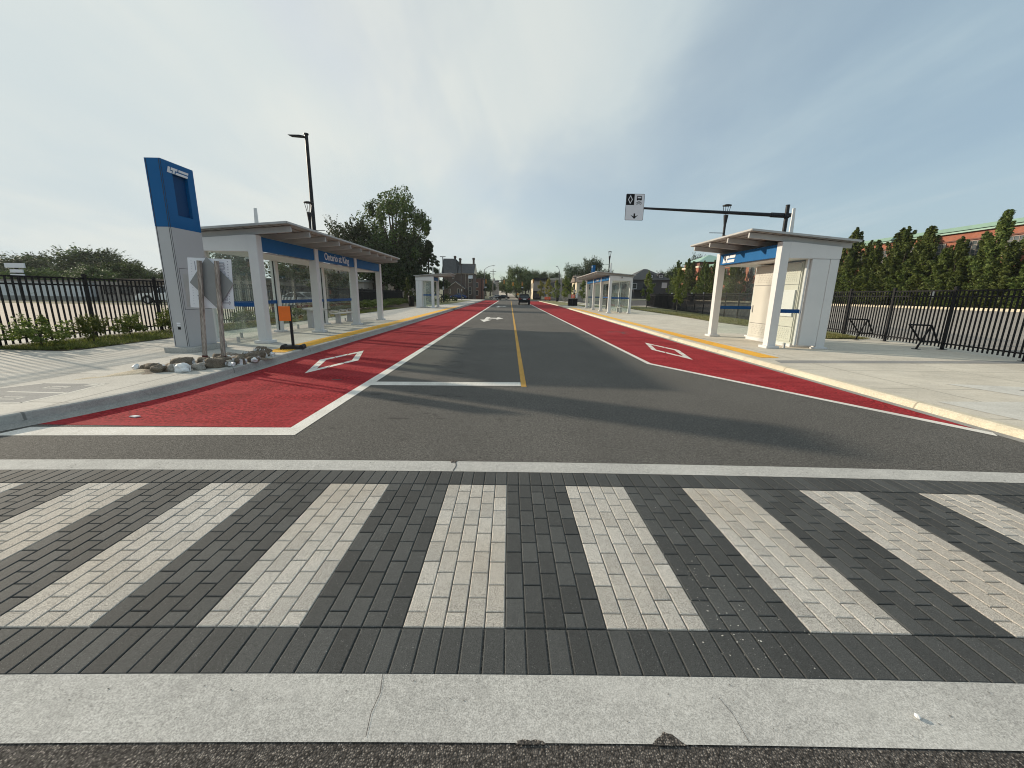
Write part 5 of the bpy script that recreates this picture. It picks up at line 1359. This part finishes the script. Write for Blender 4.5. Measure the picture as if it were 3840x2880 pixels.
# dark house with dormers
b = thing('dark_house', 'dark two storey house with a big slate roof and two small dormers behind the lot', 'house', (37, 110, 1.0))
MB().box(-5.3, 5.3, 0, 10, 0, 5.0).build('wall', M_darksiding, b)
m = MB(); hip_roof(m, -5.3, 5.3, 0, 10, 4.95, 3.0, .5, .08); rf = m.build('roof', M_slate, b)
for x, z in ((.3, 5.35), (3.0, 5.4)):
    d = MB().box(x-.75, x+.75, .6, 3.4, z, z+1.0); d.prism([(x-.9, z+.99), (x+.9, z+.99), (x, z+1.45)], .5, 3.8); dd = d.build('dormer', M_darksiding, rf)
    window(b, x-.5, x+.5, z+.22, z+.85, .6, 'y', -1, M_whitewall, M_greywin, .09, (2, 0))
window(b, 3.2, 4.6, 2.9, 4.3, 0, 'y', -1, M_whitewall, M_whitewall, .09); window(b, -4.6, -3.4, 2.6, 4.0, 0, 'y', -1, M_whitewall, M_darkwin, .08, (0, 2)); window(b, -1.8, -.6, 2.6, 4.0, 0, 'y', -1, M_darksiding, M_darkwin, .08, (0, 2))
MB().box(-4.8, 1.0, -2.0, -.02, 2.2, 2.4).build('porch_roof', M_slate, b)
for x in (-4.6, -2, .8): MB().box(x-.09, x+.09, -1.9, -1.72, 0, 2.198).build('porch_post', M_darksiding, b)
b = thing('dark_house', 'lower dark house with a shallow roof partly behind the distant long shelter', 'house', (28.4, 114, .8))
MB().box(-3.2, 3.6, 0, 8, 0, 4.6).build('wall', M_darksiding, b); m = MB(); hip_roof(m, -3.2, 3.6, 0, 8, 4.58, 2.7, .4, .1); m.build('roof', M_slate, b)
window(b, .6, 2.4, 1.8, 3.6, 0, 'y', -1, M_whitewall, M_greywin, .09, (2, 2)); window(b, -2.2, -.8, 1.8, 3.6, 0, 'y', -1, M_whitewall, M_darkwin, .09, (2, 2))
b = thing('cream_house', 'cream walled house seen through the distant long shelter', 'house', (18.6, 106, .2))
MB().box(-1.6, 5, 0, 8, 0, 4.9).build('wall', M_creamwall, b); m = MB(); gable_roof(m, -1.6, 5, 0, 8, 4.9, 1.6, 'x', .4); m.build('roof', M_roofbrown, b)
for x in (-.9, 1.5): window(b, x, x+1, 2.9, 4.3, 0, 'y', -1, M_stone, M_darkwin, .08, (2, 2))
# corner shop
b = thing('corner_shop', 'pale flat roofed corner shop with a dark cornice on one half and a black shopfront', 'shop', (7.4, 133, .2))
MB().box(0, 4.7, 0, 22, 0, 6.3).build('wall', M_creamwall, b)
MB().box(.002, 4.7, -.06, -.002, 2.6, 5.7).build('front_wall', M_taupe, b); MB().box(4.702, 9.3, -.05, 18, 0, 6.2).build('annexe', M_taupe, b)
MB().box(-.1, 4.75, -.5, .3, 5.95, 6.6).build('cornice', M_black, b); dn = MB()
for k in range(16): dn.box(.05+k*.29, .2+k*.29, -.38, -.07, 5.72, 5.95)
dn.build('cornice_bracket', M_black, b)
MB().box(4.76, 9.4, -.35, .3, 6.0, 6.62).build('pale_cornice', M_stone, b)
sf = MB().box(.0, 2.7, -.22, -.062, 0, 2.6).build('shopfront', M_black, b); MB().box(.25, 1.2, -.24, -.222, .5, 2.1).box(1.4, 2.5, -.24, -.222, .5, 2.1).build('shop_window', M_darkwin, sf)
for x0 in (2.2, 5.6, 7.5): window(b, x0, x0+1.1, 3.5, 5.2, -.06, 'y', -1, M_black, M_darkwin, .1, (0, 2))
for y0 in (2, 6, 10, 14): window(b, y0, y0+1.4, 3.4, 5.2, 0, 'x', -1, M_stone, M_darkwin, .1, (0, 2))
MB().box(2.8, 9.2, -.2, -.052, 2.3, 2.75).build('sign_band', M_taupe, b)
window(b, 3.1, 4.4, .8, 2.2, -.06, 'y', -1, M_stone, M_greywin, .1); window(b, 5.2, 6.6, .7, 2.2, -.05, 'y', -1, M_whitewall, M_greywin, .1, (2, 2)); window(b, 7.2, 8.8, .7, 2.2, -.05, 'y', -1, M_whitewall, M_darkwin, .1, (2, 2))
# stone mansion
b = thing('stone_mansion', 'dark old brick mansion with a steep slate roof, tall chimneys and a gabled porch', 'house', (-14.2, 115, .1))
MB().box(-4.1, 4.0, 0, 10, 0, 7.0).build('wall', M_brickold, b)
rf = MB().prism([(-.6, 6.9), (10.6, 6.9), (5, 9.85)], -.2, 4.3, 'x').build('roof', M_slate, b)
r2 = MB(); r2.add([(-4.6, -.6, 6.85), (-.3, -.6, 6.85), (-.3, 10.6, 6.85), (-4.6, 10.6, 6.85), (-4.5, 3, 11.0), (-1.2, 3, 11.0), (-1.2, 7, 11.0), (-4.5, 7, 11.0)], [(0,3,2,1), (0,1,5,4), (1,2,6,5), (2,3,7,6), (3,0,4,7), (4,5,6,7)]); 
r2.build('tower_roof', M_slate, b)
r3 = MB(); r3.add([(-1.3, 1.5, 6.9), (1.2, 1.5, 6.9), (1.2, 8.5, 6.9), (-1.3, 8.5, 6.9), (-1.22, 4.4, 10.95), (.1, 4.6, 9.9), (.1, 5.4, 9.9), (-1.22, 5.6, 10.95)], [(0,3,2,1), (0,1,5,4), (1,2,6,5), (2,3,7,6), (3,0,4,7), (4,5,6,7)]); r3.build('roof_slope', M_slate, b)
for x, zt, y in ((-1.6, 11.95, 5.5), (0, 11.25, 4.4), (3.75, 11.45, 5)):
    c = MB().box(x-.26, x+.26, y-.4, y+.4, 8.6, zt-.45).box(x-.34, x+.34, y-.48, y+.48, zt-.448, zt-.1).box(x-.28, x+.28, y-.42, y+.42, zt-.098, zt).build('chimney', M_brickold, rf)
c = MB().box(-.02, .42, -.9, -.35, 7.1, 8.6); 
pg = MB().box(-2.75, 1.75, -2.4, -.002, 0, 3.0).build('porch', M_brickold, b)
MB().prism([(-2.78, 2.96), (1.78, 2.96), (-.5, 4.6)], -2.41, -.003).build('gable', M_brickold, pg)
g2 = MB()
for s in (-1, 1): g2.bar((-.5, -1.2, 4.88), (-.5+s*2.85, -1.2, 2.82), 2.9, .16, (0, 1, 0)) if False else g2.prism([(-.5, 4.62), (-.5, 4.86), (-.5+s*2.75, 2.86), (-.5+s*2.75, 2.62)], -2.7, -.004)
g2.build('porch_roof', M_slate, pg)
g3 = MB()
for s in (-1, 1): g3.prism([(-.5, 4.50), (-.5, 4.66), (-.5+s*2.6, 2.78), (-.5+s*2.6, 2.62)], -2.76, -2.702)
g3.build('bargeboard', M_stone, pg)
MB().box(-4.2, 4.1, -.12, -.002, 6.72, 6.9).build('eaves_band', M_stone, b)
MB().prism([(-.3, 6.95), (10.3, 6.95), (5, 9.7)], 4.302, 4.38, 'x').build('gable_trim', M_creamwall, b)
for x, z0, z1, w in ((-1.5, 5.5, 6.7, .6), (3.15, 4.4, 5.6, .7), (3.15, 1.3, 3.4, .7)): window(b, x-w/2, x+w/2, z0, z1, 0, 'y', -1, M_stone, M_darkwin, .1, (0, 2))
for x, z0, z1, w in ((.2, 1.4, 2.8, .6), (-2.1, 1.5, 2.7, .5)): window(b, x-w/2, x+w/2, z0, z1, -2.4, 'y', -1, M_stone, M_darkwin, .09)
MB().prism([(-.02, 6.5), (-.02, 5.6), (-.9, 5.55)], 2.75, 3.9, 'x').build('awning', M_whitewall, b)
dp = MB().box(1.95, 2.05, -.1, -.003, 0, 6.7).box(2.6, 2.7, -.1, -.003, 0, 6.7).build('downpipe', M_stone, b)
b = thing('brick_house', 'small dull red brick building just past the mansion', 'house', (-9.9, 130, .1))
MB().box(-1.6, 1.4, 0, 9, 0, 6.0).build('wall', M_brickred2, b); MB().box(-1.7, 1.5, -.1, 9.1, 6.002, 6.35).build('parapet', M_brickold, b)
window(b, -.9, 0, 3.4, 5.0, 0, 'y', -1, M_stone, M_greywin, .1); window(b, -.9, 0, 1.0, 2.6, 0, 'y', -1, M_stone, M_darkwin, .1)
# buildings left
b = thing('white_warehouse', 'long low building with a plain white wall beyond the pale lot', 'building', (-62, 48.5, .05))
MB().box(-14, 12.6, 0, 10, .5, 2.15).build('wall', M_whitewall, b); MB().box(-14, 12.65, -.05, 10, 0, .498).build('plinth', M_slab_dark, b); MB().box(-14.2, 12.8, -.2, 10.2, 2.152, 2.3).build('roof', M_taupe, b)
dm2 = MB(); fy0, fy1 = -.012, -.002
for cxx in (4.3, 6.3): ring(dm2, cxx, 1.25, .5, .05, 20)
dm2.build('wall_drawing', M_greymetal, b)
b = thing('low_building', 'low brown flat roofed building with dark windows beyond the pale lot', 'building', (-42, 49.5, .05))
MB().box(-6.9, 11, 0, 9, 0, 2.2).build('wall', M_taupe, b); MB().box(-4.0, 11.5, -.6, 9.5, 2.202, 2.62).build('roof', M_roofbrown, b)
for k in range(8): window(b, -6.2+k*2, -4.9+k*2, .8, 1.8, 0, 'y', -1, M_black, M_darkwin, .06)
MB().sphere((-5.3, 4, 2.45), .9, .7, .28, 10, 6).build('roof_vent', M_carwhite, b)
MB().prism([(-6.5, 2.2), (-5.0, 2.2), (-5.5, 3.25), (-6.6, 3.25)], 5, 5.3).build('roof_hatch', M_creamwall, b) if False else None
b = thing('grey_building', 'grey flat roofed building behind the parked car, seen through the long shelter', 'building', (-30, 60, .1))
MB().box(-14, 9, 0, 10, 0, 2.9).build('wall', M_taupe, b); MB().box(-14.2, 9.2, -.4, 10.2, 2.902, 3.2).build('roof', M_slab_dark, b)
for k in range(6): window(b, -12+k*3.4, -10+k*3.4, .9, 2.2, 0, 'y', -1, M_black, M_darkwin, .07)
b = thing('gabled_house', 'house with a tall pale chimney and white gable, seen through the long shelter', 'house', (-33.5, 71, .1))
MB().box(-4, 5, 0, 8, 0, 3.6).build('wall', M_whitewall, b); m = MB(); gable_roof(m, -4, 5, 0, 8, 3.6, 2.0, 'x', .4); rf = m.build('roof', M_slate, b)
MB().box(-1.8, -1.0, 3, 3.8, 4.8, 7.0).build('chimney', M_stone, rf)
MB().prism([(2.0, 3.3), (5.2, 3.3), (3.6, 5.1)], -.5, 3).build('front_gable', M_whitewall, b)
window(b, -2.6, -1.2, 1.2, 2.6, 0, 'y', -1, M_stone, M_darkwin, .08); window(b, .2, 1.4, 1.2, 2.6, 0, 'y', -1, M_stone, M_darkwin, .08)
b = thing('grey_house', 'pale grey house hidden under the tall open tree', 'house', (-21.6, 84, .1))
MB().box(-3, 3.4, 0, 8, 0, 4.4).build('wall', M_taupe, b); m = MB(); gable_roof(m, -3, 3.4, 0, 8, 4.4, 2.4, 'y', .4); m.build('roof', M_slate, b)
for x in (-2, 1.2): window(b, x, x+.9, 2.4, 3.8, 0, 'y', -1, M_whitewall, M_darkwin, .1); window(b, x, x+.9, .6, 1.9, 0, 'y', -1, M_whitewall, M_darkwin, .1)
b = thing('grey_tower', 'pale building standing far up the road beside the utility pole', 'building', (-6.6, 190, 1.2))
MB().box(-1.8, 1.4, 0, 6, 0, 6.0).build('wall', M_taupe, b); MB().box(-1.9, 1.5, -.1, 6.1, 6.002, 6.4).build('roof', M_slate, b)
window(b, -.9, .2, 3.6, 5.0, 0, 'y', -1, M_stone, M_greywin, .1)
# roadside sign beyond the lot
t = thing('roadside_sign', 'stacked white sign panels on a dark post beyond the pale parking lot', 'sign', (-52.8, 45.2, .1))
MB().box(-.2, .0, -.1, .1, 0, 3.9).build('post', M_black, t)
for x0, x1, z0, z1 in ((-1.05, 1.05, 3.42, 3.9), (-.6, .75, 2.92, 3.25), (-.65, .8, 2.52, 2.78)): MB().box(x0, x1, -.22, -.102, z0, z1).build('panel', M_signwhite, t, bevel=.01)

# ---------------------------------------------------------------- vehicles
def car(name, label, cat, loc, rz, paint, kind, group=None):
    t = thing(name, label, cat, loc, rz, group)
    if kind == 'suv':
        L, W, wr, wx = 4.65, 1.86, .36, (1.42, -1.33)
        body = [(-2.28, .35), (-2.33, .62), (-2.30, .98), (-2.2, 1.06), (1.25, 1.06), (2.05, .93), (2.28, .74), (2.30, .38)]; roof = [(-2.18, 1.04), (-1.92, 1.62), (-1.55, 1.70), (-.2, 1.70), (.25, 1.62), (1.2, 1.04)]
    elif kind == 'pickup':
        L, W, wr, wx = 5.3, 1.95, .39, (1.65, -1.6)
        body = [(-2.6, .42), (-2.63, 1.05), (.9, 1.06), (1.5, 1.06), (2.45, .98), (2.62, .72), (2.62, .4)]; roof = [(-1.0, 1.04), (-.85, 1.75), (.45, 1.78), (1.3, 1.05)]
    else:
        L, W, wr, wx = 4.5, 1.8, .33, (1.36, -1.32)
        body = [(-2.15, .32), (-2.22, .62), (-2.16, .90), (-1.5, .95), (1.0, .92), (1.85, .80), (2.18, .62), (2.2, .34)]; roof = [(-1.78, .92), (-.95, 1.36), (-.3, 1.43), (.25, 1.38), (1.12, .90)]
    def arch(pts):
        low = []
        for c in sorted(wx): low += [(c+(wr+.07)*math.cos(a), wr+(wr+.07)*math.sin(a)*1.0) for a in [R(180-15*k) for k in range(13)] if True]
        low = [(x, max(z, pts[0][1])) for x, z in low]
        return [pts[0]]+low+list(reversed(pts[1:]))
    prof = arch(body)
    bd = MB(); n = len(prof); hw = W/2
    for s, in (): pass
    rows = [(hw*.93, .0), (hw, .06)]
    ys_ = [-hw+.0, -hw+.10, hw-.10, hw]
    # body with slightly tucked flanks
    def shr(p, k): return (p[0]*k, p[1]) if p[1] > .5 else p
    secs = [(-hw, .975), (-hw+.12, 1), (hw-.12, 1), (hw, .975)]
    V = []; F = []
    for y, k in secs: V += [(shr(p, k)[0], y, p[1]) for p in prof]
    for j in range(3):
        for i in range(n): F.append((j*n+i, j*n+(i+1) % n, (j+1)*n+(i+1) % n, (j+1)*n+i))
    F += [tuple(range(n)), tuple(range(3*n, 4*n))]
    bd.add(V, F); b = bd.build('body', paint, t, bevel=.03)
    cb = MB(); m = len(roof); V = []
    for y, k in ((-1, 0), (1, 0)):
        for x, z in roof: V.append((x, y*(hw-.06-.22*(z-roof[0][1])/(.7)), z))
    cb.add(V, [tuple(range(m)), tuple(range(m, 2*m))]+[(i, m+i, m+(i+1) % m, (i+1) % m) for i in range(m)])
    cab = cb.build('cabin', paint, t, bevel=.025)
    zb, zt = roof[0][1]+.06, max(z for x, z in roof)-.10
    def yw(z): return hw-.06-.22*(z-roof[0][1])/.7+.008
    def xr(z, front):
        P = roof if front else roof
        seq = list(reversed(roof)) if front else roof
        for (xa, za), (xb, zb_) in zip(seq[:-1], seq[1:]):
            if za <= z <= zb_: return xa+(xb-xa)*(z-za)/(zb_-za)
        return seq[1][0]
    for s in (-1, 1):
        xa0, xa1 = xr(zb, False)+.14, xr(zb, True)-.16; xb0, xb1 = xr(zt, False)+.16, xr(zt, True)-.12
        xm0, xm1 = (xa0*.48+xa1*.52), (xb0*.48+xb1*.52)
        for p, q, r_, u in ((xa0, xm0-.04, xm1-.04, xb0), (xm0+.04, xa1, xb1, xm1+.04)):
            MB().quad((p, s*yw(zb), zb), (q, s*yw(zb), zb), (r_, s*yw(zt), zt), (u, s*yw(zt), zt)).build('side_window', M_carglass, cab, solid=False)
    for front, nm in ((True, 'windscreen'), (False, 'rear_window')):
        o = .012 if front else -.012; x0, x1 = xr(zb, front)+o, xr(zt, front)+o; w0, w1 = yw(zb)-.12, yw(zt)-.12
        MB().quad((x0, -w0, zb), (x0, w0, zb), (x1, w1, zt), (x1, -w1, zt)).build(nm, M_carglass, cab, solid=False)
    for c in wx:
        for s in (-1, 1):
            w = MB().tube((c, s*(hw-.22), wr), (c, s*(hw-.01), wr), wr, wr, 20).build('wheel', M_tyre, t, bevel=.03)
            MB().tube((c, s*(hw-.012), wr), (c, s*(hw+.004), wr), wr*.64, wr*.6, 16).build('rim', M_rim, w)
    xe = min(x for x, z in body); xf = max(x for x, z in body)
    zl = .86 if kind == 'suv' else (.80 if kind == 'pickup' else .74)
    for s in (-1, 1):
        MB().box(xe-.012, xe+.16, s*(hw-.42) if s > 0 else -hw+.03, s*(hw-.03) if s > 0 else -hw+.42, zl, zl+.15).build('tail_light', M_taillight, t, bevel=.01)
        MB().box(xf-.28, xf-.02, s*(hw-.42) if s > 0 else -hw+.05, s*(hw-.05) if s > 0 else -hw+.42, .64, .76).build('headlight', M_headlight, t, bevel=.01)
        MB().box(.75, .93, min(s*(hw-.02), s*(hw+.16)), max(s*(hw-.02), s*(hw+.16)), zb-.02, zb+.14).build('mirror', paint, t, bevel=.02)
    MB().box(xe-.03, xe+.05, -hw+.08, hw-.08, .36, .58).build('bumper', M_black if kind != 'sedan' else paint, t, bevel=.02)
    MB().box(xe-.026, xe-.018, -.26, .26, zl-.04, zl+.11).build('licence_plate', M_platewhite, t)
    if kind == 'suv':
        MB().box(-2.12, -1.85, -.62, .62, 1.64, 1.70).build('spoiler', paint, t, bevel=.015)
        MB().box(xe-.02, xe+.02, -.55, .55, zl+.13, zl+.16).build('tailgate_trim', M_rim, t)
    return t
car('suv', 'black sport utility car driving away beside the yellow line', 'car', (2.32, 67.4, 0), R(90), M_carblack, 'suv')
car('sedan', 'dark blue sedan parked across the front of the stone mansion', 'car', (-14.0, 112.9, .18), R(180), M_carblue, 'sedan')
car('sedan', 'dark sedan crossing the road at the far intersection', 'car', (-2.3, 123, .0), R(180), M_carblack, 'sedan')
car('sedan', 'pale silver sedan right behind the dark crossing sedan', 'car', (-4.2, 125.6, .0), R(180), M_carsilver, 'sedan')
car('pickup_truck', 'white pickup truck parked beyond the picket fence, half behind the pylon', 'pickup truck', (-33.6, 41.3, .1), R(195), M_carwhite, 'pickup')
car('sedan', 'white sedan parked behind the fence, seen through the long shelter', 'car', (-18.4, 36, .1), R(165), M_carwhite, 'sedan')
car('sedan', 'pale sedan parked in front of the dark house', 'car', (37.8, 98, .86), R(185), M_carsilver, 'sedan')
car('suv', 'dark car parked beside the pale sedan, close to the tree row', 'car', (38.6, 90.5, .88), R(180), M_carblack, 'suv')

# ---------------------------------------------------------------- signals, wires, small signs at the crossing
def signal(parent, x, y, z, rz=0):
    s = MB().box(x-.19, x+.19, y-.12, y+.12, z-.55, z+.55).build('signal_head', M_signalyellow, parent, bevel=.02)
    for k in range(3):
        MB().tube((x, y-.121, z+.34-.34*k), (x, y-.16, z+.34-.34*k), .12, .12, 12).build('lens', M_lens_off, s)
t = thing('traffic_signal', 'mast arm with hanging yellow signals reaching out from the mansion corner', 'traffic signal', (-8.2, 121, .05), 0, 'traffic signals at the crossing')
MB().tube((0, 0, 0), (0, 0, 5.9), .13, .11, 10).build('pole', M_blackmetal, t); MB().tube((0, 0, 5.75), (9.4, 0, 5.2), .09, .05, 8).build('mast_arm', M_blackmetal, t)
for x, z in ((1.2, 5.1), (6.5, 5.0), (9.1, 4.5)): signal(t, x, -.15, z)
t = thing('traffic_signal', 'mast arm with yellow signals in front of the corner shop', 'traffic signal', (14.3, 124, .05), 0, 'traffic signals at the crossing')
MB().tube((0, 0, 0), (0, 0, 6.1), .13, .11, 10).build('pole', M_blackmetal, t); MB().tube((0, 0, 5.2), (-7.8, 0, 5.75), .09, .05, 8).build('mast_arm', M_blackmetal, t)
for x, z in ((-.7, 5.1), (-7.4, 5.45)): signal(t, x, -.15, z)
t = thing('traffic_signal', 'short dark signal post with a yellow head before the big maple', 'traffic signal', (3.75, 126, .05), 0, 'traffic signals at the crossing')
MB().tube((0, 0, 0), (0, 0, 4.6), .09, .08, 10).build('pole', M_blackmetal, t); signal(t, 0, -.15, 4.75)
MB().box(-.24, .24, -.25, -.1, 2.9, 3.4).build('walk_signal', M_black, t); MB().box(-.3, .3, -.1, -.08, 3.5, 3.7).build('street_plate', M_signwhite, t)
t = thing('traffic_signal', 'low pedestrian signal post on the mansion corner', 'traffic signal', (-7.3, 117.5, .05), 0, 'traffic signals at the crossing')
MB().tube((0, 0, 0), (0, 0, 3.6), .10, .09, 10).build('pole', M_black, t); MB().box(-.25, .25, -.3, -.08, 2.4, 3.0).build('walk_signal', M_black, t); MB().box(.1, .7, -.1, -.07, 3.3, 3.55).build('street_plate', M_signwhite, t)
t = thing('utility_pole', 'tall utility pole with two crossarms down the far road', 'utility pole', (-5.75, 141, .2))
MB().tube((0, 0, 0), (0, 0, 9.6), .17, .11, 10).build('pole', M_utility, t); MB().box(-1.0, 1.0, -.08, .08, 8.75, 8.9).box(-.75, .75, -.08, .08, 7.95, 8.1).build('crossarm', M_utility, t); MB().tube((.42, -.1, 5.2), (.42, -.1, 6.6), .28, .28, 10).build('transformer', M_greymetal, t)
t = thing('warning_sign', 'yellow diamond warning sign at the foot of the big maple', 'warning sign', (2.45, 128, .05))
MB().box(-.04, .04, -.03, .03, 0, 1.5).build('post', M_steelpole, t); MB().prism([(-.45, 1.65), (0, 1.2), (.45, 1.65), (0, 2.1)], -.06, -.035).build('sign_plate', M_signalyellow, t)
t = thing('road_sign', 'narrow white sign on a post among the young trees', 'road sign', (14.9, 92, .12))
MB().box(-.04, .04, -.03, .03, 0, 2.0).build('post', M_steelpole, t); MB().box(-.17, .17, -.05, -.031, 1.0, 2.0).build('sign_plate', M_signwhite, t)
for i in range(5):
    y = 78+i*5.5
    t = thing('lot_sign', ORD[i]+' small white sign on a stake along the lot kerb, counted from the near shelter', 'sign', (39.2, y, .85), 0, 'small white lot signs')
    MB().box(-.03, .03, -.03, .03, 0, 1.2).build('post', M_steelpole, t); MB().box(-.18, .18, -.05, -.031, 1.1, 1.75).build('sign_plate', M_signwhite, t)
t = thing('lot_sign', 'white sign on a stake in front of the brick works, above the second fence post', 'sign', (39.4, 38.4, .85), 0, 'small white lot signs')
MB().box(-.03, .03, -.03, .03, 0, 1.3).build('post', M_steelpole, t); MB().box(-.22, .22, -.05, -.031, 1.1, 1.75).build('sign_plate', M_signwhite, t)



# ---------------------------------------------------------------- thin summer haze
hz = MB().box(-620, 620, -115, 720, -1.06, 26).build('haze', None); hz['kind'] = 'stuff'
def haze_mat():
    m = bpy.data.materials.new('haze'); m.use_nodes = True; nt = m.node_tree; nt.nodes.remove(nt.nodes['Principled BSDF'])
    v = nt.nodes.new('ShaderNodeVolumePrincipled'); v.inputs['Color'].default_value = (.86, .91, .95, 1); v.inputs['Density'].default_value = .00022; v.inputs['Anisotropy'].default_value = .2
    nt.links.new(v.outputs[0], nt.nodes['Material Output'].inputs['Volume']); return m
hz.data.materials.append(haze_mat())
